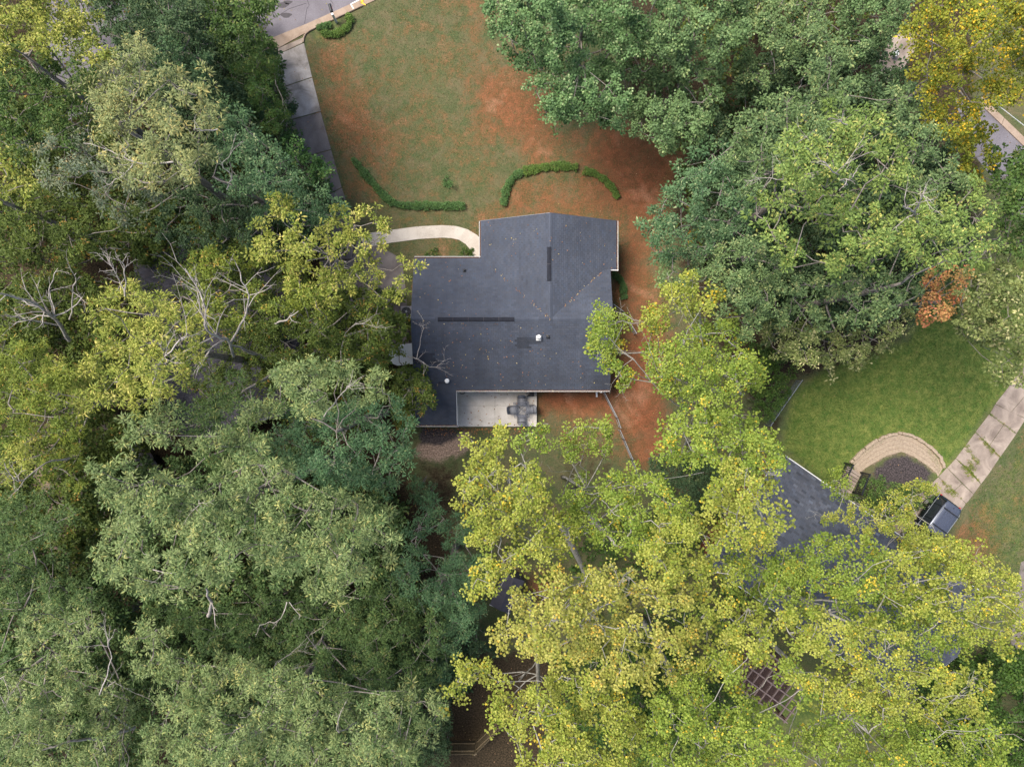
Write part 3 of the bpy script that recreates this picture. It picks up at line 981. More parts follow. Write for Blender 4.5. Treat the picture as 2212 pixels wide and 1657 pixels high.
# condenser, white shed roof, bin on the left of the house
c = P(878, 674, .7)
t = empty('air_conditioner', (c.x, c.y, 0)); tag(t, 'grey air conditioning condenser with round fan beside the house', 'air conditioner')
MB().box((0, 0, .04), (.95, .95, .08)).build('pad', M['conc'], t)
MB().box((0, 0, .43), (.78, .78, .7)).build('cabinet', M['grey_cover'], t, bevel=.03)
MB().lathe([(.33, 0), (.33, .03)], (0, 0, .775), 24).build('fan_well', M['black'], t)
for k in range(5):
    a = k * 2 * math.pi / 5
    MB().box((.16 * math.cos(a), .16 * math.sin(a), .815), (.24, .1, .012), a, rx=.35).build('fan_blade', M['bronze'], t)
MB().lathe([(.09, 0), (.09, .04), (.05, .06)], (0, 0, .81), 14).build('hub', M['steel'], t)
for r_ in (.18, .27, .34):
    MB().tube([(r_ * math.cos(a), r_ * math.sin(a), .87) for a in np.linspace(0, 2 * math.pi, 25)], .007, 4, False).build('guard_ring', M['steel'], t)
t = empty('garden_shed', P(866, 763, 0)); tag(t, 'small shed with pale blue-white sheet metal roof beside the house', 'shed')
q = [P(u, v, 1.9) - Vector((t.location.x, t.location.y, 0)) for u, v in ((842, 748), (890, 741), (892, 786), (858, 790), (838, 782))]
MB().prism([(p.x * .9, p.y * .9) for p in q], 0, 1.75).build('wall', M['metal_blue'], t)
MB().prism([(p.x, p.y) for p in q], 1.76, 1.82).build('roof', M['metal_blue'], t)
for k in range(1, 4):
    MB().bar((q[0].lerp(q[1], k / 4).x, q[0].lerp(q[1], k / 4).y, 1.83), (q[4].lerp(q[2], k / 4).x, q[4].lerp(q[2], k / 4).y, 1.83), .03, .03).build('roof_seam', M['metal_blue'], t)
t = empty('storage_bin', P(882, 838, 0)); tag(t, 'dark storage bin tucked under leaves against the house wall', 'bin')
MB().box((0, 0, .4), (.5, .5, .8), 0, 1.06).build('body', M['bronze'], t, bevel=.03)
MB().box((0, 0, .84), (.56, .56, .06)).build('lid', M['bronze'], t, bevel=.02)
MB().box((.05, .05, .875), (.2, .12, .02)).build('handle', M['steel'], t)

# mailbox
mb_ = P(727, 50, 0)
t = empty('mailbox', (mb_.x, mb_.y, 0), R(16)); tag(t, 'black mailbox on a white post beside the road', 'mailbox')
MB().box((0, 0, .6), (.15, .15, 1.2)).build('post', M['white'], t, bevel=.008)
MB().box((0, .28, 1.02), (.1, .7, .09)).build('arm', M['white'], t, bevel=.006)
MB().bar((0, .04, .75), (0, .36, 1.0), .06, .06).build('brace', M['white'], t)
ring = lambda y: [(.1 * math.cos(a), y, 1.24 + .09 * math.sin(a)) if 0 <= a <= math.pi else (0, y, 0) for a in np.linspace(0, math.pi, 9)] + [(-.1, y, 1.08), (.1, y, 1.08)]
MB().loft([ring(.16), ring(.66)]).build('box', M['black'], t)
MB().box((0, .675, 1.19), (.18, .02, .22)).build('door', M['black'], t, bevel=.01)
MB().box((.115, .3, 1.3), (.012, .05, .16)).build('flag', M['redp'], t)

# chain link fences
def chain_fence(pts, label, h=1.15, post=2.4, group=None, lean=None):
    a0 = P(*pts[0], 0)
    t = empty('chain_link_fence', (a0.x, a0.y, 0))
    tag(t, label, 'fence', group)
    W = [P(u, v, h) for u, v in pts]
    W = [Vector((p.x - a0.x, p.y - a0.y, h)) for p in W]
    for a, b in zip(W[:-1], W[1:]):
        MB().tube([a, b], .028, 6).build('top_rail', M['steel'], t)
        n = max(1, round((b - a).length / post))
        for i in range(n + 1):
            p = a.lerp(b, i / n)
            MB().tube([(p.x, p.y, 0), (p.x, p.y, h + .06)], .032, 6).build('post', M['steel'], t)
        mb = MB()
        L = (b - a).length
        d = (b - a).normalized()
        k = int(L / .12)
        for i in range(k):
            for sgn in (1, -1):
                s0 = i * .12
                q0 = a + d * s0
                s1 = s0 + sgn * 1.0
                z1 = 1.0
                if s1 < 0: z1 = s0; s1 = 0
                if s1 > L: z1 = L - s0; s1 = L
                q1 = a + d * s1
                mb.bar((q0.x, q0.y, .06), (q1.x, q1.y, .06 + max(.05, z1)), .006, .006)
        mb.build('wire_mesh', M['steel'], t)['kind'] = 'stuff'
    return t
chain_fence([(1306, 848), (1334, 903), (1341, 924)], 'galvanised chain link fence starting at the rear corner of the house', post=1.8)
chain_fence([(1340, 930), (1349, 950), (1368, 994), (1385, 1040)], 'galvanised chain link fence section running from the clay yard into the yellow trees', post=1.8)
chain_fence([(1326, 658), (1347, 673), (1375, 720)], 'short chain link fence at the side of the house under the overhanging branch')
chain_fence([(1733, 822), (1698, 872), (1665, 920)], 'chain link fence between the shrubs and the bright green lawn')

# ------------------------------------------------------------------ neighbour's house on the right
def gable_house(name, label, corner, ang, L, D, rise, ze, base, wallmat, seed, trim='white'):
    """corner: foot of one eave end; eave runs along ang; the house lies to its right"""
    hs = empty(name, (corner[0], corner[1], 0), ang)
    tag(hs, label, 'house')
    hz = ze + rise
    MB().prism([(.3, -.4), (L - .3, -.4), (L - .3, -D + .4), (.3, -D + .4)], 0, ze - .1).build('wall', wallmat, hs)
    for x in (.3, L - .4):
        MB().loft([[(x, -.4, ze - .1), (x, -D / 2, hz - .12), (x, -D + .4, ze - .1)], [(x + .1, -.4, ze - .1), (x + .1, -D / 2, hz - .12), (x + .1, -D + .4, ze - .1)]]).build('gable', wallmat, hs)
    k = rise / (D / 2)
    z1 = lambda x, y: hz - (y + D / 2) * k
    z2 = lambda x, y: hz + (y + D / 2) * k
    rg = np.random.default_rng(seed)
    for poly, zfn, dn in (([(0, -D / 2), (L, -D / 2), (L, 0), (0, 0)], z1, (0, 1)), ([(0, -D), (L, -D), (L, -D / 2), (0, -D / 2)], z2, (0, -1))):
        so = MB().loft([[(p[0], p[1], zfn(*p) - .12) for p in poly], [(p[0], p[1], zfn(*p)) for p in poly]]).build('roof_slope', M['tar'], hs)
        shingle_slope('shingles', so, [poly], dn, (0, -D / 2), zfn, base, rg, .16, .34, sd=.16)
    cp = MB().box((L / 2, -D / 2, hz - .03), (.05, .05, .02)).build('ridge', M['tar'], hs)
    ridge_caps(cp, (0, -D / 2, hz), (L, -D / 2, hz), base, rg)
    for y, o_ in ((0.035, 1), (-D - .035, -1)):
        MB().bar((0, y, ze - .06), (L, y, ze - .06), .055, .1).build('gutter', M[trim], hs)
    for x in (-.012, L + .012):
        for y in (0, -D):
            MB().bar((x, -D / 2, hz - .08), (x, y, ze - .08), .02, .14).build('rake_board', M[trim], hs)
    for wx in (L * .2, L * .45, L * .8):
        for y in (-.37, -D + .37):
            f = MB().box((wx, y, 1.6), (1.2, .06, 1.1)).build('window', M['white'], hs)
            MB().box((wx, y + (.02 if y > -1 else -.02), 1.6), (1.05, .05, .95)).build('pane', M['window'], f)
    f = MB().box((L * .62, -.37, 1.05), (.95, .06, 2.1)).build('door', M['bronze'], hs)
    MB().box((L * .62 + .35, -.32, 1.0), (.04, .06, .12)).build('handle', M['steel'], f)
    return hs
c = P(1682, 975.5, 3.0)
NANG = math.atan2(-.570, .822)
NH = gable_house('neighbour_house', 'house with slate blue shingle roof set at an angle beside the bright green lawn', (c.x, c.y), NANG, 16.2, 8.8, 1.7, 3.0, (.080, .089, .114), M['brick'], 11)
# lower left wing of the same roof line, seen at the rake
c = P(288, 562, 3.0)
gable_house('hidden_house', 'dark roofed house almost hidden under the oaks across the driveway', (c.x, c.y), R(16), 9.5, 12.5, 2.1, 3.0, (.062, .060, .076), M['brick'], 12, 'bronze')

# ramp with black railings
d_ = Vector((.822, -.570, 0)); n_ = Vector((-.570, -.822, 0))
def railing(a, b, label):
    a, b = P(*a, 0), P(*b, 0)
    t = empty('railing', (a.x, a.y, 0)); tag(t, label, 'railing', 'black railings of the ramp')
    b = b - a
    a = Vector((0, 0, 0))
    up = Vector((0, 0, 1))
    MB().bar(a + up * 1.3, b + up * 1.3, .1, .05).build('top_rail', M['black'], t)
    MB().bar(a + up * .32, b + up * .32, .05, .05).build('bottom_rail', M['black'], t)
    n = int(b.length / .13)
    for i in range(1, n):
        q = a.lerp(b, i / n)
        MB().bar(q + up * .34, q + up * 1.28, .035, .035).build('baluster', M['black'], t)
    for q in (a, b):
        MB().bar(q, q + up * 1.36, .1, .1).build('post', M['black'], t)
railing((1824, 1000), (1793, 1064), 'black baluster railing on the lawn side of the ramp')
railing((1859, 1020), (1842, 1062), 'black baluster railing on the flower bed side of the ramp')
ramp = tag(empty('entrance_ramp', P(1840, 1040)), kind='structure')
A0, A1, B1, B0 = (1829, 1006), (1857, 1024), (1812, 1112), (1780, 1092)
for i in range(14):
    t0, t1 = i / 14, (i + 1) / 14 - .012
    lp = lambda a, b, t: (a[0] + (b[0] - a[0]) * t, a[1] + (b[1] - a[1]) * t)
    sub(slab('deck_board', [lp(A0, B0, t0), lp(A1, B1, t0), lp(A1, B1, t1), lp(A0, B0, t1)], .05, .2, M['conc_tan']), ramp)

# paver walk: sand-coloured pavers with a row of edging stones
pv = tag(empty('paver_walk', P(1945, 970)), kind='structure')
oc = np.array([(1842, 999), (1865, 976), (1889, 957), (1915, 945), (1943, 939), (1970, 945), (1994, 959), (2012, 974), (2027, 991), (2036, 1012)], float)
ic = np.array([(1849, 1029), (1868, 1012), (1889, 999), (1916, 984), (1947, 976), (1972, 985), (1994, 1000), (2010, 1011), (2022, 1022), (2026, 1030)], float)
tt = np.linspace(0, 9, 46)
def along(c, t): return np.stack([np.interp(t, np.arange(10), c[:, 0]), np.interp(t, np.arange(10), c[:, 1])], -1)
po, pi_ = along(oc, tt), along(ic, tt)
for i in range(45):
    for j in range(4):
        f0, f1 = j / 4 + .006, (j + 1) / 4 - .006
        g = .025
        q = [po[i] * (1 - f0) + pi_[i] * f0, po[i + 1] * (1 - f0) + pi_[i + 1] * f0, po[i + 1] * (1 - f1) + pi_[i + 1] * f1, po[i] * (1 - f1) + pi_[i] * f1]
        cc = sum(q) / 4
        q = [tuple(x + (cc - x) * g) for x in q]
        sub(slab('paver', q, -.05, .02 + random.uniform(-.003, .003), M['stone']), pv)
eo = along(oc, np.linspace(0, 8.8, 34))
for i in range(34):
    p = P(*eo[i], 0)
    q = P(*eo[min(i + 1, 33)], 0) if i < 33 else p + (p - P(*eo[32], 0))
    a = math.atan2(q.y - p.y, q.x - p.x)
    mb = MB().box((p.x + .12 * -math.sin(a) + random.uniform(-.03, .03), p.y + .12 * math.cos(a) + random.uniform(-.03, .03), .08), (random.uniform(.26, .36), random.uniform(.18, .26), random.uniform(.16, .24)), a + random.uniform(-.15, .15), random.uniform(.8, .92))
    sub(mb.build('edging_stone', M['stone'], bevel=.025), pv)

# ------------------------------------------------------------------ the parked SUV
def suv(loc, rz):
    t = empty('parked_suv', loc, rz)       # nose towards local +X
    tag(t, 'dark SUV with ribbed roof and roof rails parked on the cracked drive', 'car')
    W2 = .92
    # body: stations along x with half width and heights
    st = [(-2.25, .72, .5, .86), (-2.2, .84, .38, 1.0), (-2.05, .9, .33, 1.04), (-1.4, W2, .3, 1.05), (-.4, W2, .3, 1.04), (.7, W2, .3, 1.03), (1.0, W2, .3, 1.02), (1.55, .9, .32, .98), (1.95, .86, .34, .9), (2.18, .74, .4, .78), (2.26, .55, .46, .66)]
    rings = []
    for x, wd, z0, z1 in st:
        rings.append([(x, -wd * .92, z0), (x, -wd, z0 + .18), (x, -wd, z1 - .16), (x, -wd * .94, z1 - .03), (x, -wd * .6, z1 + .015), (x, 0, z1 + .03),
                      (x, wd * .6, z1 + .015), (x, wd * .94, z1 - .03), (x, wd, z1 - .16), (x, wd, z0 + .18), (x, wd * .92, z0)])
    body = MB().loft(rings).build('body', M['paint'], t, True)
    # cabin: glass greenhouse with dark roof, sky reflection put into its grey
    cab = [(-2.15, .78, .98, .62, 1.06), ]
    base = [(-2.12, .80), (1.02, .86)]
    rb = [(-2.1, .82, 1.0), (-1.6, .88, 1.02), (-.4, .89, 1.02), (.6, .88, 1.02), (1.05, .82, 1.0)]
    rt = [(-1.86, .6, 1.66), (-1.5, .66, 1.7), (-.5, .68, 1.72), (.05, .67, 1.71), (.38, .6, 1.66)]
    gl = []
    for (x0, w0, z0), (x1, w1, z1) in zip(rb, rt):
        gl.append([(x0, -w0, z0), (x1, -w1, z1), (x1, w1, z1), (x0, w0, z0)])
    MB().loft(gl).build('windows', M['glass'], t)
    rf = []
    for (x1, w1, z1) in [(-2.0, .55, 1.64)] + rt + [(.42, .55, 1.64)]:
        rf.append([(x1, -w1 * 1.02, z1 - .02), (x1, -w1 * .98, z1 + .03), (x1, -w1 * .5, z1 + .055), (x1, 0, z1 + .065), (x1, w1 * .5, z1 + .055), (x1, w1 * .98, z1 + .03), (x1, w1 * 1.02, z1 - .02)])
    roof = MB().loft(rf).build('roof', M['roof_sheen'], t, True)
    for y in (-.3, -.1, .1, .3):
        MB().box((-.75, y, 1.787), (1.7, .03, .012)).build('roof_rib', M['roof_sheen'], roof)
    for y in (-.6, .6):
        MB().tube([(-1.65, y, 1.74), (-1.55, y, 1.8), (0, y, 1.82), (.1, y, 1.75)], .022, 6).build('roof_rail', M['steel'], t)
    for x in (-1.42, -.1):
        MB().box((x, 0, 1.83), (.07, 1.22, .03)).build('crossbar', M['black'], t)
    MB().box((-1.78, .02, 1.75), (.1, .04, .05), 0, .5).build('antenna', M['black'], t)
    for s in (-1, 1):
        for xa, xb in ((1.03, .4), (-2.1, -1.86)):
            MB().bar((xa, s * .83, 1.0), (xb, s * .6, 1.68), .07, .05).build('pillar', M['paint'], t)
        for x in (-.35, -1.45):
            MB().bar((x, s * .895, 1.02), (x + .02, s * .69, 1.7), .06, .03).build('pillar', M['paint'], t)
        MB().box((-.6, s * .905, 1.03), (3.2, .03, .025)).build('belt_trim', M['steel'], t)
        for x in (-.05, -1.05):
            MB().box((x, s * .93, .88), (.2, .03, .035)).build('door_handle', M['steel'], t)
        MB().box((.72, s * 1.0, 1.06), (.12, .18, .13)).build('mirror', M['paint'], t, bevel=.03)
        MB().box((-2.2, s * .79, .95), (.08, .1, .3), 0, .85).build('tail_light', M['redlens'], t, bevel=.03)
        MB().box((2.05, s * .66, .76), (.22, .3, .13)).build('headlight', M['clearlens'], t, bevel=.03)
        for x in (-1.36, 1.34):
            w_ = MB().tube([(x, s * .72, .35), (x, s * .94, .35)], .35, 20).build('wheel', M['rubber'], t)
            MB().tube([(x, s * .9, .35), (x, s * .95, .35)], .22, 14).build('rim', M['steel'], w_)
    MB().box((-2.24, 0, .5), (.12, 1.6, .2)).build('rear_bumper', M['black'], t, bevel=.03)
    MB().box((2.22, 0, .48), (.12, 1.3, .2)).build('front_bumper', M['black'], t, bevel=.03)
    MB().loft([[(1.2, -.55, 1.063), (1.2, .55, 1.063), (1.2, .55, 1.07), (1.2, -.55, 1.07)], [(1.95, -.45, .935), (1.95, .45, .935), (1.95, .45, .945), (1.95, -.45, .945)]]).build('hood_panel', M['paint'], t)
    for s in (-1, 1):
        MB().tube([(.98, s * .1, 1.06), (.82, s * .55, 1.2)], .012, 5).build('wiper', M['black'], t)
    return t
suv((28.95, -9.9, .03), math.atan2(-.806, -.59))

# ------------------------------------------------------------------ pergola beyond the neighbour's house
def pergola():
    o = P(1640, 1396, 2.6)
    ang = R(-36)
    t = empty('pergola', (o.x, o.y, 0), ang); tag(t, 'brown timber pergola lattice standing over a deck under yellow leaves', 'pergola')
    L, D = 4.3, 3.0
    for i in range(9):
        MB().box((i * L / 8, -D / 2, 2.62), (.075, D + .3, .14)).build('rafter', M['wood_light'], t)
    for i in range(5):
        MB().box((L / 2, -i * D / 4, 2.74), (L + .3, .085, .09)).build('lath', M['wood_light'], t)
    for x in (.1, L - .1):
        for y in (-.1, -D + .1):
            MB().box((x, y, 1.28), (.14, .14, 2.56)).build('post', M['wood_brown'], t)
    for y in (-.1, -D + .1):
        MB().box((L / 2, y, 2.5), (L, .1, .16)).build('beam', M['wood_brown'], t)
    dk = MB().box((L / 2, -D / 2, .2), (L + .2, D + .2, .3)).build('deck_frame', M['wood_brown'], t)
    for i in range(22):
        MB().box((L / 2, -(i + .5) * (D + .2) / 22 + .1, .37), (L + .2, (D + .2) / 22 - .012, .03)).build('deck_board', M['wood_brown'], dk)
pergola()

# ------------------------------------------------------------------ small things half hidden at the edges
t = empty('utility_trailer', P(322, 1005, 0), R(-58)); tag(t, 'pale grey covered trailer showing through a gap in the oaks', 'trailer')
MB().loft([[(-1.5, -.8, .5), (1.5, -.8, .5), (1.5, .8, .5), (-1.5, .8, .5)], [(-1.5, -.8, 1.7), (1.5, -.8, 1.7), (1.5, .8, 1.7), (-1.5, .8, 1.7)], [(-1.4, -.7, 1.78), (1.4, -.7, 1.78), (1.4, .7, 1.78), (-1.4, .7, 1.78)]]).build('box', M['grey_cover'], t)
MB().box((0, 0, 1.79), (.04, 1.42, .03)).build('roof_seam', M['steel'], t)
for s in (-1, 1):
    MB().tube([(0, s * .82, .32), (0, s * .98, .32)], .32, 16).build('wheel', M['rubber'], t)
MB().bar((1.5, 0, .45), (2.4, 0, .45), .1, .1).build('drawbar', M['black'], t)
t = empty('tarpaulin', P(288, 1082, 0), R(30)); tag(t, 'light blue tarpaulin over a low stack under the grey-green oak', 'tarpaulin')
rings = []
for i in range(9):
    x = -1 + 2 * i / 8
    rings.append([(x, y, max(0.02, (.75 - .1 * math.sin(3 * x)) * (1 - abs(y / .8) ** 4) * (1 - abs(x) ** 6 * .95) + .03 * math.sin(9 * y + 5 * x))) for y in np.linspace(-.8, .8, 9)])
MB().loft(rings, False, False).build('sheet', M['tarp'], t, True)
t = empty('tool_shed', P(1096, 1262, 0), R(-24)); tag(t, 'dark grey tool shed peeping out between oak and yellow tulip trees', 'shed')
MB().box((0, 0, .95), (1.3, 2.2, 1.9)).build('wall', M['shed'], t)
MB().loft([[(-.75, y, 1.95), (0, y, 2.3), (.75, y, 1.95), (.75, y, 2.0), (0, y, 2.36), (-.75, y, 2.0)] for y in (-1.2, 1.2)]).build('roof', M['shed'], t)
MB().box((0, -1.22, 1.94), (1.5, .05, .1)).build('trim', M['white'], t)
MB().box((0, -1.12, .9), (.8, .05, 1.6)).build('door', M['wood_grey'], t)
def board_fence(pts, label):
    a0 = P(*pts[0], 0)
    t = empty('board_fence', (a0.x, a0.y, 0)); tag(t, label, 'fence', 'weathered board fence at the bottom edge')
    for a, b in zip(pts[:-1], pts[1:]):
        A, B = P(*a, 0) - a0, P(*b, 0) - a0
        n = int((B - A).length / .15)
        ang = math.atan2((B - A).y, (B - A).x)
        for i in range(n):
            q = A.lerp(B, (i + .5) / n)
            MB().box((q.x, q.y, .9 + random.uniform(-.02, .02)), (.138, .022, 1.8), ang).build('board', M['wood_grey'], t)
        for z in (.4, 1.4):
            s = Vector((-math.sin(ang), math.cos(ang), 0)) * .04
            MB().bar(A + s + Vector((0, 0, z)), B + s + Vector((0, 0, z)), .05, .09).build('rail', M['wood_grey'], t)
        for q in (A, B):
            MB().box((q.x, q.y, .95), (.1, .1, 1.9), ang).build('post', M['wood_grey'], t)
board_fence([(900, 1600), (1028, 1600)], 'weathered board fence across the bottom edge below the dark leaf litter')
board_fence([(1031, 1598), (1075, 1555), (1130, 1500)], 'weathered board fence slanting up from the bottom edge under yellow leaves')
lp_ = P(2146, 219, 6.2)
t = empty('street_lamp', (lp_.x, lp_.y, 0)); tag(t, 'white street lamp head above the kerb beside the gold tree', 'lamp')
MB().tube([(-.6, -.4, 0), (-.6, -.4, 6.0), (-.4, -.28, 6.25), (0, 0, 6.25)], [.09, .06, .05, .04], 8).build('pole', M['steel'], t)
MB().box((.15, -.1, 6.24), (.75, .26, .12), R(-35), .8).build('lamp_head', M['white'], t, bevel=.03)
MB().box((.0, .05, 6.3), (.14, .5, .05), R(-35)).build('bracket', M['white'], t)
MB().tube([(.2, -.1, 6.1), (2.5, -1.8, 6.0), (5.5, -4.1, 6.1)], .02, 5).build('cable', M['white'], t)
t = empty('paint_bucket', P(1928, 122, 0)); tag(t, 'small white lidded bucket on the far pale drive', 'bucket')
MB().lathe([(.16, 0), (.2, .42), (.215, .43), (.215, .46)], (0, 0, 0), 16).build('body', M['white'], t)
MB().lathe([(.215, .46), (.21, .49), (.1, .5)], (.0, 0, 0), 16).build('lid', M['white'], t)
MB().tube([(.21 * math.cos(a), .1, .44 + .18 * math.sin(a)) for a in np.linspace(0, 3.14, 9)], .008, 5).build('handle', M['steel'], t)
t = empty('wheelie_bin', P(2203, 1418, .02), R(20)); tag(t, 'green wheeled bin beside the dark path at the edge of the picture', 'bin')
MB().box((0, 0, .5), (.5, .55, .9), 0, 1.12).build('body', M['green'], t, bevel=.03)
MB().box((0, 0, .98), (.6, .64, .06)).build('lid', M['green'], t, bevel=.02)
MB().box((.05, .1, 1.02), (.24, .2, .03)).build('sticker', M['yellow'], t)
for s in (-1, 1):
    MB().tube([(s * .22, -.3, .1), (s * .28, -.3, .1)], .1, 12).build('wheel', M['rubber'], t)

# ------------------------------------------------------------------ foliage
PAL = {  # main, second, tip colour, share of the tip colour
    'oak_yellow': ((164, 166, 84), (118, 134, 58), (198, 190, 110), .08),
    'oak_khaki': ((152, 156, 104), (122, 136, 92), (186, 176, 114), .09),
    'oak_grey': ((128, 136, 110), (104, 120, 98), (160, 150, 112), .08),
    'bluegreen': ((100, 128, 88), (76, 106, 72), (142, 156, 114), .08),
    'bluedark': ((80, 102, 70), (62, 84, 54), (104, 118, 78), .08),
    'olive': ((132, 142, 62), (98, 118, 50), (172, 152, 78), .05),
    'olive_dark': ((98, 112, 52), (76, 94, 44), (150, 122, 62), .035),
    'green': ((88, 112, 58), (72, 98, 50), (124, 136, 80), .10),
    'conifer': ((58, 92, 46), (76, 98, 44), (96, 104, 50), .12),
    'midgreen': ((86, 120, 64), (72, 106, 58), (116, 136, 80), .08),
    'willow': ((142, 156, 104), (96, 120, 74), (168, 170, 108), .08),
    'willow_dark': ((92, 114, 66), (74, 98, 58), (128, 134, 82), .08),
    'willow_blue': ((96, 126, 88), (72, 104, 72), (122, 136, 96), .08),
    'tulip': ((166, 168, 84), (124, 140, 56), (206, 182, 70), .035),
    'tulip_green': ((146, 160, 74), (108, 132, 54), (200, 180, 70), .03),
    'tulip_gold': ((172, 168, 92), (136, 144, 64), (204, 176, 84), .06),
    'maple': ((114, 144, 94), (86, 116, 72), (156, 174, 126), .08),
    'maple_green': ((114, 140, 92), (90, 116, 74), (148, 166, 114), .08),
    'oak_lime': ((138, 156, 84), (106, 132, 72), (182, 182, 106), .08),
    'oak_mid': ((116, 138, 90), (90, 114, 74), (154, 164, 110), .10),
    'gold': ((150, 148, 58), (116, 130, 50), (220, 184, 62), .10),
    'pale_green': ((132, 142, 88), (104, 118, 70), (180, 178, 130), .14),
    'orange': ((210, 154, 104), (168, 146, 90), (216, 138, 104), .2),
    'laurel': ((76, 102, 46), (60, 86, 40), (104, 122, 62), .10),
    'border': ((96, 128, 78), (78, 110, 64), (104, 136, 72), .10),
    'border_lime': ((106, 134, 68), (88, 116, 56), (126, 146, 74), .10),
}
SHAPE = {  # leaves per spray, length, width, corners, stalk reach, lift range in degrees
    'oak': (16, (.11, .175), (.054, .082), 4, (.0, .15), (-25, 45)),
    'willow': (20, (.125, .20), (.034, .052), 4, (.0, .15), (-25, 50)),
    'tulip': (19, (.078, .118), (.08, .115), 4, (.03, .21), (-30, 35)),
    'maple': (16, (.10, .155), (.09, .135), 4, (.0, .2), (-25, 30)),
    'conifer': (24, (.12, .2), (.018, .03), 4, (.0, .12), (-30, 60)),
    'broad': (12, (.12, .19), (.075, .11), 4, (.0, .14), (-20, 50)),
    'blade': (14, (.22, .38), (.03, .045), 4, (.0, .08), (0, 55)),
}
def unit(a):
    return a / (np.linalg.norm(a, axis=-1, keepdims=True) + 1e-9)

LEAFCOUNT = [0]
def leaves(C, N, shape, pal, rng, scale=1.0, dark=None):
    """sprays of leaves at C with axes N -> vertices and colours (k per leaf)"""
    n, ll, ww, k, rr_, th = SHAPE[shape]
    S = len(C)
    N = unit(N)
    ref = np.where(np.abs(N[:, 2:3]) < .9, np.array([[0, 0, 1.0]]), np.array([[1.0, 0, 0]]))
    T = unit(np.cross(N, ref))
    B = np.cross(N, T)
    ph = (np.arange(n)[None] * 2.39996 + rng.uniform(0, 6.28, (S, 1)) + rng.normal(0, .35, (S, n)))[..., None]
    el = np.radians(rng.uniform(th[0], th[1], (S, n)))[..., None]
    D = np.cos(el) * (np.cos(ph) * T[:, None] + np.sin(ph) * B[:, None]) + np.sin(el) * N[:, None]
    L = rng.uniform(*ll, (S, n, 1)) * scale
    W = rng.uniform(*ww, (S, n, 1)) * scale
    base = C[:, None] + D * rng.uniform(*rr_, (S, n, 1)) * scale + N[:, None] * rng.normal(0, .06 * scale, (S, n, 1))
    upv = np.array([0, 0, 1.0]) + rng.normal(0, .55, (S, n, 3))
    s = unit(np.cross(D, upv))
    nn = unit(np.cross(s, D))
    droop = np.array([0, 0, -1.0]) * L * rng.uniform(.05, .35, (S, n, 1))
    fold = nn * W * rng.uniform(.05, .28, (S, n, 1))
    if k == 4:
        sh = .58 if shape in ('tulip', 'maple') else .46
        pts = [base, base + D * L * sh - s * W * .5 + fold, base + D * L + droop, base + D * L * sh + s * W * .5 + fold]
    else:
        pts = [base, base + D * L * .28 - s * W * .46 + fold * .6, base + D * L * .74 - s * W * .42 + fold * .6 + droop * .4, base + D * L * 1.0 + droop,
               base + D * L * .74 + s * W * .42 + fold * .6 + droop * .4, base + D * L * .28 + s * W * .46 + fold * .6]
    V = np.stack(pts, 2).reshape(-1, 3)
    if dark is not None:
        pass
    c1, c2, c3, p3 = PAL[pal]
    c1, c2, c3 = (np.array(srgb(*c)) for c in (c1, c2, c3))
    a = np.clip(rng.normal(.5, .33, (S, 1, 1)) + rng.normal(0, .16, (S, n, 1)), 0, 1)
    col = c1 * a + c2 * (1 - a)
    tip = (rng.random((S, 1, 1)) < p3 * .6) & (rng.random((S, n, 1)) < .75) | (rng.random((S, n, 1)) < p3 * .5)
    col = np.where(tip, c3, col) * rng.normal(1, .10, (S, n, 1)).clip(.6, 1.5)
    lum = col @ np.array([[.25], [.6], [.15]])
    col = np.clip(lum + (col - lum) * 1.03, .004, 1)
    Cc = np.repeat(col.reshape(-1, 1, 3), k, 1).reshape(-1, 3)
    LEAFCOUNT[0] += S * n
    return V, Cc, k

def segs_mesh(name, P0, P1, R0, R1, sides=4):
    D = unit(P1 - P0)
    ref = np.where(np.abs(D[:, 2:3]) < .9, np.array([[0, 0, 1.0]]), np.array([[1.0, 0, 0]]))
    T = unit(np.cross(D, ref))
    B = np.cross(D, T)
    a = np.arange(sides) * 2 * math.pi / sides
    ring = np.cos(a)[None, :, None] * T[:, None] + np.sin(a)[None, :, None] * B[:, None]
    V = np.concatenate([P0[:, None] + ring * R0[:, None, None], P1[:, None] + ring * R1[:, None, None]], 1)
    n = len(P0)
    f = []
    for i in range(sides):
        j = (i + 1) % sides
        f.append([i, j, j + sides, i + sides])
    f = np.array(f)
    idx = (f[None] + (np.arange(n) * 2 * sides)[:, None, None]).ravel()
    return np_mesh(name, V.reshape(-1, 3), 4, n * sides, None, idx)

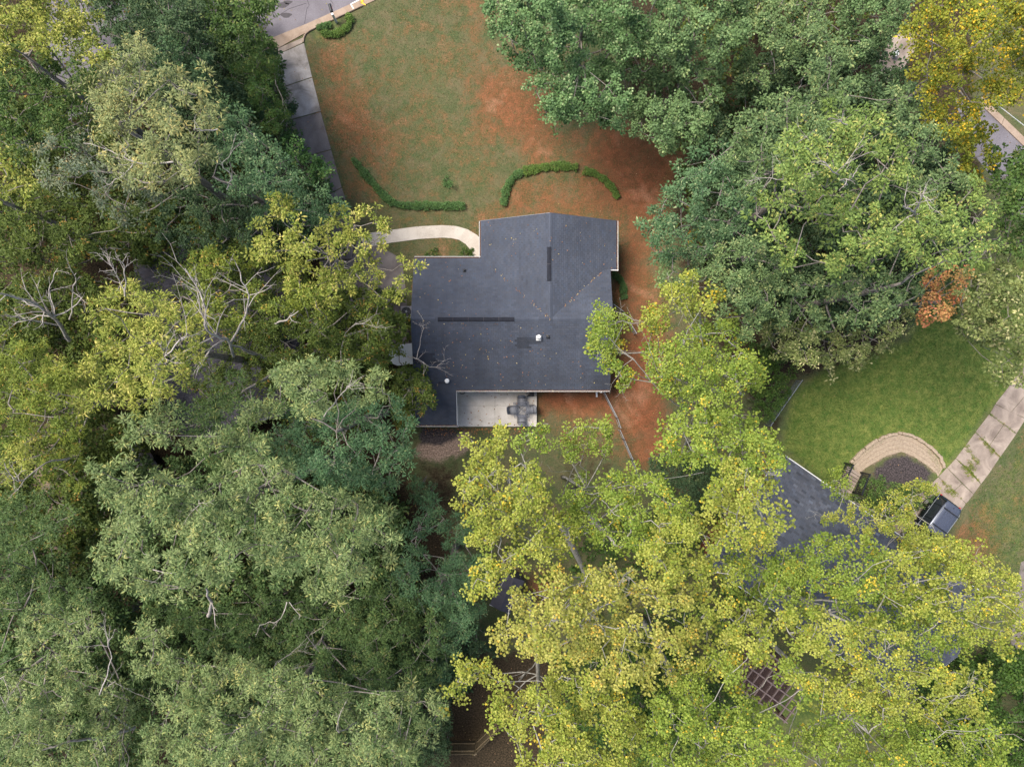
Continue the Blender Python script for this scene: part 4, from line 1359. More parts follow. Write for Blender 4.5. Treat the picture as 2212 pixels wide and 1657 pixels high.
def lobes_in(poly, ztop, zedge, rng, r=1.05, space=1.25, edge=.3, zn=.6):
    poly = np.array(poly, float)
    zm = (ztop + zedge) / 2
    k = F / (H - zm)
    sp, rp = space * k, r * k
    lo, hi = poly.min(0), poly.max(0)
    lo = np.maximum(lo, (-70, -70)); hi = np.minimum(hi, (2282, 1727))
    n = int((hi - lo).prod() / (sp * sp) * 18) + 30
    q = rng.uniform(lo, hi, (n, 2))
    ins = in_poly(q[:, 0], q[:, 1], poly)
    q = q[ins]
    d = edge_dist(q[:, 0], q[:, 1], poly)
    ok = d > edge * rp
    q, d = q[ok], d[ok]
    keep = []
    for i in range(len(q)):
        if all((q[i][0] - q[j][0]) ** 2 + (q[i][1] - q[j][1]) ** 2 > sp * sp * (.62 if d[i] < rp else 1.0) for j in keep):
            keep.append(i)
    q, d = q[keep], d[keep]
    if len(q) == 0:
        q = poly.mean(0)[None]; d = np.array([rp])
    t = np.clip(d / max(d.max(), 2.2 * rp), 0, 1)
    z = zedge + (ztop - zedge) * (1 - (1 - t) ** 2) + rng.normal(0, zn, len(q))
    rad = np.minimum(r * rng.uniform(.65, 1.35, len(q)), np.maximum(d / k * 1.15, .6 * r))
    return [(*P(u, v, zz), rr2) for (u, v), zz, rr2 in zip(q, z, rad)]

def tree(name, label, polys, base=None, bark='bark_oak', shape='oak', seed=1, group=None, dens=1.0, bare=(), cat='tree', r=.88, space=1.12, lscale=1.0, trunk_r=None, edge=.2):
    """polys: list of (plan outline of a part of the crown, top height, edge height, palette)"""
    rng = np.random.default_rng(seed)
    L, pal = [], []
    for pl in polys:
        poly, zt, ze, pn = pl[:4]
        dd = pl[4] if len(pl) > 4 else 1.0
        for l in lobes_in(poly, zt, ze, rng, r, space, edge, 1.05):
            L.append(l); pal.append((pn, dd))
        if dd >= .8:                       # a second storey of foliage inside the crown
            for l in lobes_in(poly, zt - 4.2, ze - 3.2, rng, r * 1.6, space * 1.55, edge * .5, .6):
                L.append(l); pal.append((pn, -dd * .3))
    L = np.array(L)
    zt = L[:, 2].max()
    cx, cy = np.average(L[:, 0], weights=L[:, 2]), np.average(L[:, 1], weights=L[:, 2])
    if base is not None:
        b = P(*base, 0); cx, cy = .35 * cx + .65 * b.x, .35 * cy + .65 * b.y
        bx, by = b.x, b.y
    else:
        bx, by = cx, cy
    root = empty(name, (bx, by, 0))
    tag(root, label, cat, group)
    off = np.array([bx, by, 0])
    # trunk
    tr = trunk_r or ((.05 + .009 * zt) if bark == 'bark_tulip' else (.06 + .0125 * zt))
    nz = 9
    tp = []
    for i in range(nz):
        f = i / (nz - 1)
        tp.append((bx + (cx - bx) * f + .25 * math.sin(f * 5 + seed) * f, by + (cy - by) * f + .25 * math.cos(f * 4 + seed * 2) * f, zt * .82 * f))
    tp = np.array(tp)
    mb = MB()
    mb.tube([tuple(p - off) for p in tp], [tr * (1.35 if i == 0 else 1) * (1 - .8 * i / (nz - 1)) for i in range(nz)], 9)
    mb.build('trunk', M[bark], root, True)
    # limbs reach out from trunk to every clump
    nodes = [tuple(p) for p in tp[3:]]
    par = [-1] * len(nodes)
    order = np.argsort(np.hypot(L[:, 0] - cx, L[:, 1] - cy))
    nid = {}
    for i in order:
        p = L[i, :3] - (0, 0, L[i, 3] * .45)
        na = np.array(nodes)
        d = np.linalg.norm(na - p, axis=1) + np.maximum(0, na[:, 2] - p[2] + .3) * 2.5 + .15 * np.hypot(na[:, 0] - cx, na[:, 1] - cy)
        j = int(np.argmin(d))
        nid[i] = len(nodes)
        nodes.append(tuple(p)); par.append(j)
    na = np.array(nodes)
    cnt = np.ones(len(nodes))
    for i in range(len(nodes) - 1, -1, -1):
        if par[i] >= 0: cnt[par[i]] += cnt[i]
    grp = {}
    top = list(range(len(nodes)))
    for i in range(len(nodes)):
        if par[i] >= 0 and par[par[i]] >= 0: top[i] = top[par[i]]
    for i in range(len(nodes)):
        j = par[i]
        if j < 0: continue
        P0, P1, R0, R1 = grp.setdefault(top[i], ([], [], [], []))
        a, b = na[j], na[i]
        ra = min((.011 if bark == 'bark_tulip' else .016) * cnt[i] ** .5 + .008, tr * .5)
        m1 = a * .66 + b * .34 + rng.normal(0, .12, 3) + (0, 0, -.06)
        m2 = a * .3 + b * .7 + rng.normal(0, .12, 3)
        for (x, y, s, e) in ((a, m1, ra, ra * .92), (m1, m2, ra * .92, ra * .85), (m2, b, ra * .85, ra * .78)):
            P0.append(x); P1.append(y); R0.append(s); R1.append(e)
    # sprays
    VV, CCc = {}, {}
    for i in range(len(L)):
        x, y, z, rad = L[i]
        pn, dd = pal[i]
        ls = lscale
        if dd < 0: dd, ls = -dd, lscale * 1.5
        n = int(max(8, 54 * rad * rad * dens * dd))
        nt = max(3, int(7.5 * rad + 2.5))            # tufts at the twig ends
        td = unit(rng.normal(0, 1, (nt, 3)) * (1, 1, .9))
        td[:, 2] = np.where(td[:, 2] < -.25, -td[:, 2], td[:, 2])
        tr_ = rad * rng.uniform(.62, 1.05, nt)
        tc_ = td * tr_[:, None] * (1, 1, .8)
        wh = rng.integers(0, nt, n)
        ts = .26 * rad ** .5 * rng.uniform(.8, 1.25, nt)
        sd_ = unit(rng.normal(0, 1, (n, 3)))
        sd_[:, 2] = np.where(sd_[:, 2] < -.2, -sd_[:, 2], sd_[:, 2])
        dirv = unit(td[wh] * .5 + sd_)
        C = np.array([x, y, z]) + tc_[wh] + sd_ * ts[wh][:, None] * rng.uniform(.5, 1.1, (n, 1)) * (1.15, 1.15, .8) - (0, 0, rad * .25)
        inn = rng.random(n) < .12
        C = np.where(inn[:, None], np.array([x, y, z - rad * .5]) + sd_ * rad * .5, C)
        Nn = dirv * .7 + np.array([0, 0, .75]) + rng.normal(0, .22, (n, 3))
        v, c, k = leaves(C - off, Nn, shape, pn, rng, ls)
        VV.setdefault(k, []).append(v); CCc.setdefault(k, []).append(c)
        m = min(n, 3)
        o_ = na[nid[i]]
        P0, P1, R0, R1 = grp[top[nid[i]]]
        for q in C[:m]:
            mid = (o_ + q) / 2 + rng.normal(0, .08, 3) - (0, 0, .04)
            P0 += [o_, mid]; P1 += [mid, q]; R0 += [.016, .011]; R1 += [.011, .005]
    for pts, r0, nt in bare:
        b0, b1, q0, q1 = [], [], [], []
        bare_limb(b0, b1, q0, q1, [np.array(P(*q)) for q in pts], r0, nt, rng, .64 if bark == 'bark_oak' else .42)
        link_mesh('bare_limb', segs_mesh('bare_limb', np.array(b0) - off, np.array(b1) - off, np.array(q0), np.array(q1), 5), M['bark_dead' if bark == 'bark_oak' else bark], root)
    for P0, P1, R0, R1 in grp.values():
        link_mesh('limb', segs_mesh('limb', np.array(P0) - off, np.array(P1) - off, np.array(R0), np.array(R1), 4), M[bark], root)
    for k in VV:
        V, Cc = np.concatenate(VV[k]), np.concatenate(CCc[k])
        o = link_mesh('crown', np_mesh('crown', V, k, len(V) // k, Cc), M['leaf'], root)
        o['kind'] = 'stuff'
    return root

def bare_limb(P0, P1, R0, R1, pts, r0, nt, rng, scale=.75):
    """a leafless limb along pts with nt side twigs that fork"""
    pts = np.array(pts)
    r0 = r0 * scale
    q = np.concatenate([[2 * pts[0] - pts[1]], pts, [2 * pts[-1] - pts[-2]]])
    sm = []
    for i in range(1, len(q) - 2):            # smooth the bends
        for t in (0, .25, .5, .75):
            a, b, c, d = q[i - 1], q[i], q[i + 1], q[i + 2]
            sm.append(.5 * (2 * b + (c - a) * t + (2 * a - 5 * b + 4 * c - d) * t * t + (3 * b - a - 3 * c + d) * t ** 3))
    pts = np.array(sm + [pts[-1]])
    pts[1:-1] += rng.normal(0, .03, (len(pts) - 2, 3))
    n = len(pts)
    for i in range(n - 1):
        P0.append(pts[i]); P1.append(pts[i + 1])
        R0.append(r0 * (1 - .75 * i / n)); R1.append(r0 * (1 - .75 * (i + 1) / n))
    L = np.linalg.norm(np.diff(pts, axis=0), axis=1).sum()
    for _ in range(nt):
        f = rng.uniform(.25, 1) * (n - 1)
        i = min(int(f), n - 2)
        p = pts[i] + (pts[i + 1] - pts[i]) * (f - i)
        d = unit(unit(pts[i + 1] - pts[i]) * .8 + rng.normal(0, .55, 3) * (1, 1, .5))
        ln = L * rng.uniform(.14, .34)
        q, rr3 = p, r0 * (1 - .75 * f / n) * .45 + .004
        for s in range(3):
            d = unit(d + rng.normal(0, .22, 3))
            e = q + d * ln / 3
            P0.append(q); P1.append(e); R0.append(rr3); R1.append(rr3 * .75)
            rr3 *= .75
            for _k in range(2 if s else 1):
                d2 = unit(d + rng.normal(0, .6, 3) * (1, 1, .4))
                g = e + d2 * ln * rng.uniform(.14, .3)
                P0.append(e); P1.append(g); R0.append(max(.005, rr3 * .6)); R1.append(.004)
            q = e

def clump_mass(name, label, polys, shape, seed, cat='shrub', kind=None, group=None, r=.5, space=.55, dens=1.4, lscale=.8, stems=True):
    """a shrub, hedge or ground cover: clumps close to the ground"""
    rng = np.random.default_rng(seed)
    VV, CC_, P0, P1 = [], [], [], []
    allL = []
    for poly, zt, ze, pn in polys:
        for l in lobes_in(poly, zt, ze, rng, r, space):
            allL.append((*l, pn))
    if not allL: return None
    ox, oy = np.mean([l[0] for l in allL]), np.mean([l[1] for l in allL])
    off = np.array([ox, oy, 0])
    for x, y, z, rad, pn in allL:
        z = max(.15, z)
        n = int(max(7, 60 * rad * rad * dens))
        dv = unit(rng.normal(0, 1, (n, 3)))
        dv[:, 2] = np.abs(dv[:, 2]) * .9
        C = np.array([x, y, max(.05, z - rad * .5)]) + dv * rad * rng.uniform(.55, 1.05, (n, 1)) * (1, 1, .7)
        C[:, 2] = np.maximum(C[:, 2], .05)
        v, c, k = leaves(C - off, dv * .6 + np.array([0, 0, .8]) + rng.normal(0, .2, (n, 3)), shape, pn, rng, lscale)
        VV.append(v); CC_.append(c)
        for q in C[:4]:
            P0.append((x, y, 0)); P1.append(q)
    V, Cc = np.concatenate(VV), np.concatenate(CC_)
    me = np_mesh('foliage', V, k, len(V) // k, Cc)
    if kind:
        o = link_mesh(name, me, M['leaf'])
        o.location = (ox, oy, 0)
        tag(o, label, cat, group, kind)
        return o
    root = empty(name, (ox, oy, 0))
    tag(root, label, cat, group)
    link_mesh('foliage', me, M['leaf'], root)['kind'] = 'stuff'
    P0, P1 = np.array(P0) - off, np.array(P1) - off
    link_mesh('stems', segs_mesh('stems', P0, P1, np.full(len(P0), .02), np.full(len(P0), .008), 4), M['bark_oak'], root)
    return root

def ribbon(pts, wd):
    """outline of a strip of width wd (plan units) along pts"""
    pts = np.array(pts, float)
    t = np.gradient(pts, axis=0)
    t /= np.linalg.norm(t, axis=1, keepdims=True)
    n = np.stack([-t[:, 1], t[:, 0]], 1)
    return [tuple(p) for p in np.concatenate([pts + n * wd / 2, (pts - n * wd / 2)[::-1]])]

# border hedges on the lawn
def hedge(pts, wd, label, pal, seed, name='border_hedge', cat='hedge', hgt=.34):
    """a clipped strip: leaf sprays packed evenly under a rounded cross-section"""
    rng = np.random.default_rng(seed)
    W = np.array([P(u, v, .2)[:2] for u, v in pts])
    d = np.r_[0, np.cumsum(np.linalg.norm(np.diff(W, axis=0), axis=1))]
    n = int(d[-1] * 120)
    t = rng.uniform(0, d[-1], n)
    c = np.stack([np.interp(t, d, W[:, 0]), np.interp(t, d, W[:, 1])], 1)
    e = .05
    tn = np.stack([np.interp(t + e, d, W[:, 0]) - np.interp(t - e, d, W[:, 0]), np.interp(t + e, d, W[:, 1]) - np.interp(t - e, d, W[:, 1])], 1)
    tn /= np.linalg.norm(tn, axis=1, keepdims=True) + 1e-9
    nr = np.stack([-tn[:, 1], tn[:, 0]], 1)
    hw = wd * 49.8 / F / 2 * (1 + .14 * np.sin(t * 3.1 + seed) + .12 * np.sin(t * 8.7 + seed)) - .06
    a_ = rng.uniform(-1, 1, n)
    z = hgt * np.sqrt(np.clip(1 - .8 * a_ ** 2, .05, 1)) * rng.uniform(.72, 1.0, n) * (1 + .1 * np.sin(t * 5.3))
    C = np.concatenate([c + nr * (a_ * hw)[:, None], z[:, None]], 1)
    off = np.array([*W[len(W) // 2], 0])
    N = np.concatenate([nr * (a_ * .7)[:, None], np.ones((n, 1))], 1) + rng.normal(0, .25, (n, 3))
    v, cc, k = leaves(C - off, N, 'broad', pal, rng, .46)
    root = empty(name, tuple(off)); tag(root, label, cat)
    link_mesh('foliage', np_mesh('foliage', v, k, len(v) // k, cc), M['leaf'], root)['kind'] = 'stuff'
    sp = np.stack([np.interp(np.linspace(.05, d[-1] - .05, int(d[-1] * 4) + 2), d, W[:, 0]), np.interp(np.linspace(.05, d[-1] - .05, int(d[-1] * 4) + 2), d, W[:, 1])], 1)
    B0 = np.concatenate([sp, np.zeros((len(sp), 1))], 1) - off
    B1 = B0 + np.stack([rng.normal(0, .04, len(sp)), rng.normal(0, .04, len(sp)), np.full(len(sp), hgt * .85)], 1)
    st_ = link_mesh('stems', segs_mesh('stems', B0, B1, np.full(len(sp), .012), np.full(len(sp), .006), 4), M['bark_oak'], root)
    st_['kind'] = 'stuff'
    return root
hedge([(762, 343), (782, 368), (803, 393), (826, 420), (845, 436), (862, 443), (885, 444)], 17, 'low green border hedge running diagonally from the driveway to its bend', 'border', 41)
hedge([(886, 444), (920, 444), (960, 445), (1004, 445)], 19, 'straight low green border hedge on the lawn above the front walk', 'border', 42)
hedge([(1087, 443), (1091, 420), (1098, 398), (1112, 379), (1128, 371)], 18, 'low border hedge curving up on the left of the clay bed', 'border', 43)
hedge([(1129, 371), (1155, 365), (1185, 360), (1215, 358), (1247, 362)], 20, 'low border hedge arching over the top of the clay bed', 'border_lime', 44)
hedge([(1261, 368), (1284, 374), (1305, 388), (1322, 405), (1335, 427)], 16, 'short low border hedge curving down on the right of the clay bed', 'border_lime', 45)
hedge([(1322, 592), (1338, 600), (1346, 616), (1348, 646)], 16, 'dark green strip of border grass beside the gable wing', 'border', 46)
hedge([(685, 62), (696, 58), (706, 55), (714, 53)], 18, 'dark grass clump behind the mailbox along the gutter', 'border', 47, 'border_grass', 'grass clump')
hedge([(694, 72), (715, 75), (738, 68), (754, 54), (758, 40), (748, 34)], 18, 'bright grass clump curving round the mailbox bed', 'border_lime', 48, 'border_grass', 'grass clump')
for i, (u, v, rad, lab) in enumerate(((935, 551, 16, 'round dark shrub under the front eave, further from the gable wing'), (1008, 553, 18, 'round dark shrub under the front eave beside the walk'),
                                      (1098, 16, 10, 'small weedy tuft in the bare patch of the front lawn'), (968, 400, 13, 'dark clover tuft in the middle of the front lawn'))):
    pl = [(u + rad * math.cos(a), v + rad * math.sin(a)) for a in np.linspace(0, 6.28, 9)[:-1]]
    clump_mass('shrub', lab, [(pl, .7 if i < 2 else .12, .5 if i < 2 else .08, 'laurel' if i < 2 else 'border')], 'broad' if i < 2 else 'blade', 60 + i, r=.3, space=.28, dens=1.2 if i < 2 else .5, lscale=.55)

# shrubs and undergrowth
clump_mass('laurel_thicket', 'bright green laurel thicket between the oak and the neighbour lawn', [([(1605, 740), (1650, 745), (1725, 770), (1732, 815), (1700, 868), (1660, 925), (1640, 915), (1615, 850)], 3.2, 1.8, 'laurel')], 'broad', 71, r=.7, space=.75)
clump_mass('dark_shrubs', 'dark green shrub mass glimpsed below the tulip trees', [([(1400, 985), (1470, 970), (1560, 1000), (1570, 1100), (1500, 1130), (1420, 1080)], 3.5, 2.0, 'bluedark')], 'broad', 72, r=.8, space=.85)
clump_mass('bed_shrubs', 'mixed green shrubs in the bed beside the paver walk', [([(1860, 1035), (1900, 1030), (1960, 1050), (2010, 1045), (2020, 1080), (1960, 1110), (1900, 1110), (1850, 1080)], 1.0, .5, 'green')], 'broad', 73, r=.4, space=.45)
clump_mass('bottom_shrubs', 'very dark green shrubs at the bottom edge beside the leaf litter', [([(930, 1480), (965, 1490), (975, 1570), (972, 1620), (960, 1720), (880, 1720), (880, 1500)], 5.5, 3.0, 'bluedark')], 'oak', 74, r=.9, space=.9)
clump_mass('back_shrubs', 'small dark green shrub cluster on the brown back yard', [([(885, 1030), (930, 1035), (945, 1060), (925, 1090), (880, 1085)], 3.0, 1.6, 'willow_blue')], 'oak', 75, r=.6, space=.6)
clump_mass('house_shrubs', 'leafy dark shrub against the left wall of the house', [([(838, 800), (880, 790), (893, 850), (890, 930), (850, 920)], 2.6, 1.5, 'olive_dark')], 'broad', 76, r=.55, space=.55)
clump_mass('undergrowth', 'dark low undergrowth covering the woodland floor', [
    ([(-60, -60), (560, -60), (590, 200), (700, 430), (770, 560), (560, 560), (300, 520), (-60, 560)], 2.2, 1.0, 'olive_dark'),
    ([(160, 1060), (860, 1000), (900, 1150), (940, 1400), (900, 1700), (-60, 1700), (-60, 1250), (160, 1250)], 2.2, 1.0, 'willow_dark'),
    ([(1480, -60), (1900, -60), (1880, 140), (2060, 420), (1960, 640), (1700, 740), (1500, 560), (1450, 380)], 2.2, 1.0, 'olive_dark'),
    ([(1040, 1150), (1640, 1080), (1600, 1400), (1480, 1680), (1240, 1680), (1240, 1300)], 2.0, .8, 'laurel')], 'broad', 77, 'undergrowth', 'stuff', r=1.3, space=1.8, dens=.16, lscale=1.6)

# ------------------------------------------------------------------ trees
GW = 'trees of the surrounding wood'
def T(label, polys, **kw):
    nm = kw.pop('name', 'oak_tree')
    kw.setdefault('group', GW)
    return tree(nm, label, polys, **kw)

T('bright yellow-green oak filling the top left corner', [
    ([(-70, -70), (100, -70), (195, -40), (200, 20), (232, 90), (225, 130), (150, 140), (120, 90), (40, 130), (-70, 120)], 21, 18, 'oak_yellow'),
    ([(-70, 100), (60, 110), (150, 130), (235, 150), (225, 195), (185, 215), (200, 285), (120, 330), (20, 330), (-70, 310)], 18, 15, 'green')], seed=101)
T('dark blue-green oak at the top edge beside the yellow-green corner oak', [
    ([(190, -70), (420, -70), (445, 40), (470, 130), (475, 215), (400, 215), (340, 120), (270, 90), (235, 100), (205, 20)], 14, 10.5, 'bluedark'),
    ([(330, 30), (430, 50), (460, 140), (440, 200), (370, 180), (330, 110)], 15, 13, 'bluegreen')], seed=102)
T('leafy green tree overhanging the road at the top edge', [
    ([(425, -70), (580, -70), (600, -20), (575, 30), (570, 80), (590, 110), (575, 170), (500, 120), (450, 70)], 11, 8, 'green'),
    ([(560, -40), (612, -30), (605, 30), (575, 60), (555, 10)], 11, 9.5, 'oak_mid', .5)], seed=103, shape='broad', base=(520, 60))
T('dense dark green juniper beside the pale driveway', [
    ([(500, 120), (555, 105), (605, 140), (602, 190), (632, 255), (605, 288), (560, 282), (520, 235), (490, 180)], 9, 6.0, 'conifer')], seed=104, shape='conifer', name='juniper_tree', r=.7, space=.75, dens=1.7)
T('tall khaki topped oak with feathery crown left of the driveway', [
    ([(285, 78), (325, 100), (345, 150), (400, 145), (455, 195), (482, 240), (462, 300), (470, 370), (430, 400), (340, 400), (265, 390), (230, 340), (205, 270), (165, 165), (215, 185), (238, 130)], 22.5, 19.5, 'oak_khaki'),
    ([(66, 320), (130, 278), (195, 295), (215, 370), (165, 415), (105, 395)], 19.5, 18, 'oak_grey', .8),
    ([(180, 400), (290, 410), (340, 430), (290, 480), (210, 470)], 17.5, 16, 'oak_grey', .9)], seed=105, shape='willow', dens=.9,
  bare=[([(375, 350, 20), (290, 352, 20.4), (240, 325, 20.5), (180, 310, 20.6)], .07, 7), ([(290, 352, 20.4), (265, 380, 20), (235, 400, 19.8)], .05, 5), ([(470, 280, 21), (430, 280, 21.6), (420, 270, 21.8)], .05, 4),
        ([(490, 410, 19), (500, 380, 20), (480, 360, 20.5), (500, 330, 20.8)], .04, 5)])
T('blue-green oak mass sloping down to the driveway', [
    ([(460, 215), (520, 240), (555, 290), (615, 335), (640, 390), (585, 430), (480, 420), (470, 330)], 18, 14.5, 'bluegreen'),
    ([(590, 370), (650, 390), (705, 415), (745, 445), (755, 490), (690, 505), (560, 470)], 14, 10.5, 'bluegreen'),
    ([(300, 430), (420, 410), (560, 430), (580, 480), (540, 525), (440, 540), (340, 520)], 14, 11, 'bluedark')], seed=106, shape='oak')
T('small fresh green tree leaning over the dark part of the driveway', [
    ([(608, 290), (642, 285), (655, 325), (695, 345), (716, 380), (695, 405), (645, 390), (612, 345)], 8, 5.5, 'midgreen')], seed=107, shape='broad', name='small_tree', r=.7, space=.75)
T('yellow-green oak clump cut by the left edge above the bare limbs', [
    ([(-70, 335), (45, 340), (78, 380), (62, 425), (-70, 430)], 19, 17, 'oak_yellow'),
    ([(-70, 430), (110, 400), (230, 430), (335, 480), (310, 525), (230, 545), (150, 580), (60, 560), (-70, 600)], 14.5, 12, 'olive_dark')], seed=108)
T('sunlit yellow-green oak reaching over the front corner of the house', [
    ([(548, 480), (575, 432), (612, 430), (640, 470), (690, 520), (640, 560), (570, 560), (540, 530)], 20, 18, 'oak_yellow'),
    ([(690, 500), (745, 448), (795, 460), (835, 475), (850, 515), (810, 540), (720, 560)], 18.5, 16.5, 'oak_yellow'),
    ([(600, 560), (720, 560), (770, 560), (760, 640), (700, 660), (630, 640)], 17.5, 15, 'oak_yellow'),
    ([(780, 555), (850, 560), (920, 565), (918, 588), (885, 605), (890, 648), (830, 680), (780, 640)], 16, 13.5, 'oak_yellow', .75)], seed=109,
  bare=[([(590, 700, 15), (620, 690, 16.5), (645, 672, 17.5)], .09, 2)])
T('olive green oak below the bare twigs in the left middle', [
    ([(398, 565), (440, 530), (485, 522), (545, 560), (562, 620), (545, 690), (500, 720), (450, 690), (415, 640)], 15.5, 13, 'olive')], seed=110, dens=.8,
  bare=[([(505, 770, 14), (490, 735, 17), (448, 715, 18.5), (440, 650, 19.5), (400, 580, 20.5)], .13, 12), ([(497, 745, 16), (525, 690, 18), (535, 640, 19.5), (510, 570, 20.5)], .1, 10), ([(448, 715, 18.5), (430, 650, 19.5), (425, 600, 20)], .06, 9)])
T('brightest yellow-green oak in the left middle', [
    ([(188, 690), (220, 640), (300, 622), (370, 650), (428, 690), (456, 740), (418, 800), (362, 832), (340, 868), (260, 880), (190, 850), (180, 790), (212, 740)], 22.5, 19, 'oak_yellow')], seed=111, shape='willow', lscale=1.05,
  bare=[([(330, 830, 19), (340, 790, 22), (380, 745, 23), (405, 720, 23.2)], .08, 6), ([(355, 770, 22.5), (340, 740, 23)], .04, 3), ([(270, 640, 19), (250, 590, 20), (225, 550, 20.5)], .05, 14), ([(270, 640, 19), (270, 580, 20), (255, 560, 20.5)], .05, 9)])
T('olive oak with bleached bare limbs on the left edge', [
    ([(-70, 720), (60, 730), (110, 760), (190, 800), (195, 880), (180, 930), (90, 930), (-70, 960)], 18.5, 16, 'olive'),
    ([(100, 760), (200, 800), (195, 900), (120, 860)], 19.5, 18, 'oak_yellow'),
    ([(-70, 940), (80, 930), (90, 1000), (40, 1020), (-70, 1050)], 17, 15, 'oak_yellow', .8),
    ([(60, 930), (190, 900), (200, 1000), (170, 1060), (90, 1060)], 14, 12, 'olive', .7)], seed=112, shape='willow',
  bare=[([(150, 735, 14), (120, 690, 17), (60, 650, 19), (-30, 625, 21)], .16, 14), ([(135, 705, 16), (60, 690, 18), (10, 680, 19)], .07, 8), ([(150, 690, 16), (160, 620, 18), (165, 590, 19)], .06, 6), ([(120, 690, 17), (105, 630, 18.5), (125, 580, 19)], .06, 4),
        ([(150, 990, 14), (100, 1000, 15.5), (40, 1040, 17), (10, 1000, 18)], .08, 8)])
T('dim olive understorey oak around the hidden dark roof', [
    ([(20, 590), (160, 570), (240, 600), (200, 680), (190, 760), (60, 730), (-60, 700)], 11, 8, 'olive_dark', .8),
    ([(330, 620), (460, 640), (540, 700), (600, 790), (560, 850), (440, 880), (390, 800)], 10, 8, 'olive_dark', .8),
    ([(240, 560), (330, 555), (400, 600), (330, 640), (260, 620)], 8, 7, 'olive_dark', .5),
    ([(380, 590), (470, 560), (580, 600), (620, 680), (560, 730), (450, 700)], 11, 9, 'olive_dark', .8),
    ([(540, 540), (640, 540), (660, 620), (580, 640)], 10, 8.5, 'olive_dark', .8)], seed=113)
T('mid green oak with orange flecks close to the left gable of the house', [
    ([(560, 640), (640, 650), (700, 660), (780, 650), (850, 650), (845, 720), (820, 750), (830, 800), (760, 790), (640, 780), (560, 790), (530, 730)], 14, 10.5, 'olive_dark'),
    ([(640, 600), (720, 640), (700, 700), (620, 700), (580, 660)], 15.5, 13.5, 'olive'),
    ([(760, 660), (840, 670), (850, 730), (810, 745)], 13, 11, 'olive', .7)], seed=114,
  bare=[([(590, 780, 9), (540, 760, 12), (500, 745, 14)], .22, 0), ([(600, 800, 8), (545, 835, 11), (520, 850, 12)], .18, 2), ([(735, 800, 10), (745, 720, 13), (800, 690, 14.5)], .07, 6)])
T('dark leafy branch hanging over the rear corner of the extension', [
    ([(836, 735), (862, 728), (872, 752), (856, 778), (838, 770)], 6, 5.5, 'olive', .7),
    ([(845, 805), (900, 790), (932, 838), (942, 880), (905, 890), (890, 925), (850, 905)], 8, 6.5, 'olive_dark', .8)], seed=115, name='small_tree', r=.6, space=.6,
  bare=[([(880, 770, 6.3), (905, 778, 6.5), (935, 795, 6.4), (960, 778, 6.3)], .045, 10), ([(900, 776, 6.4), (912, 720, 6.2), (915, 690, 6.2)], .035, 7), ([(915, 782, 6.4), (915, 820, 6.2), (918, 850, 6.1)], .03, 6)])
T('feathery grey-green oak nearest the left side of the house', [
    ([(560, 835), (600, 795), (640, 780), (700, 778), (760, 795), (832, 812), (840, 850), (800, 880), (700, 900), (600, 900)], 20, 17.5, 'willow'),
    ([(560, 900), (700, 890), (840, 860), (890, 920), (892, 1000), (880, 1060), (800, 1050), (690, 1040), (610, 1000)], 18.5, 15, 'willow_blue')], seed=116, shape='willow',
  bare=[([(700, 900, 18.5), (740, 850, 20.5), (760, 830, 21)], .05, 5)])
T('broad grey-green oak at the heart of the lower left wood', [
    ([(280, 905), (330, 870), (360, 858), (398, 895), (372, 960), (310, 970), (275, 950)], 21, 19.5, 'willow'),
    ([(370, 900), (430, 860), (520, 810), (560, 860), (560, 960), (440, 1000)], 16, 14, 'willow_dark', .8),
    ([(440, 930), (500, 905), (530, 815), (552, 850), (550, 930), (640, 1000), (620, 1060), (500, 1080), (430, 1020)], 20.5, 18, 'willow'),
    ([(205, 1010), (300, 1000), (420, 1050), (520, 1070), (640, 1060), (790, 1060), (780, 1120), (860, 1110), (880, 1170), (830, 1225), (740, 1285), (650, 1290), (600, 1230), (530, 1210), (480, 1265), (430, 1290), (340, 1285), (270, 1270), (200, 1240), (205, 1180), (255, 1120), (190, 1060)], 23, 19, 'willow')], seed=117, shape='willow', lscale=1.05,
  bare=[([(450, 1330, 14), (455, 1300, 17), (445, 1270, 18.5)], .16, 1), ([(620, 1300, 18), (600, 1340, 18.5), (560, 1350, 18.8)], .04, 5), ([(625, 1300, 18), (650, 1330, 18.2)], .03, 4), ([(445, 1180, 21), (435, 1110, 22.5), (430, 1080, 23)], .06, 5), ([(330, 1230, 21), (380, 1240, 22)], .04, 2)])
T('dark blue-green oak between the grey-green wood and the brown back yard', [
    ([(870, 1090), (940, 1095), (1000, 1125), (1035, 1180), (1050, 1260), (1005, 1305), (950, 1330), (880, 1300), (845, 1240), (890, 1170)], 13, 10.5, 'willow_blue'),
    ([(930, 1290), (1030, 1280), (1045, 1330), (1000, 1400), (975, 1470), (930, 1460)], 10, 8, 'willow_blue')], seed=118, shape='willow')
T('shaded grey-green oak below the heart of the lower left wood', [
    ([(290, 1300), (450, 1300), (620, 1290), (740, 1290), (850, 1250), (960, 1330), (965, 1440), (930, 1500), (760, 1500), (600, 1420), (450, 1390), (310, 1350)], 12, 8.5, 'willow_dark')], seed=119, shape='willow', dens=.9,
  bare=[([(620, 1520, 8), (590, 1450, 11), (640, 1400, 13)], .05, 6), ([(700, 1420, 10), (660, 1370, 12)], .06, 3)])
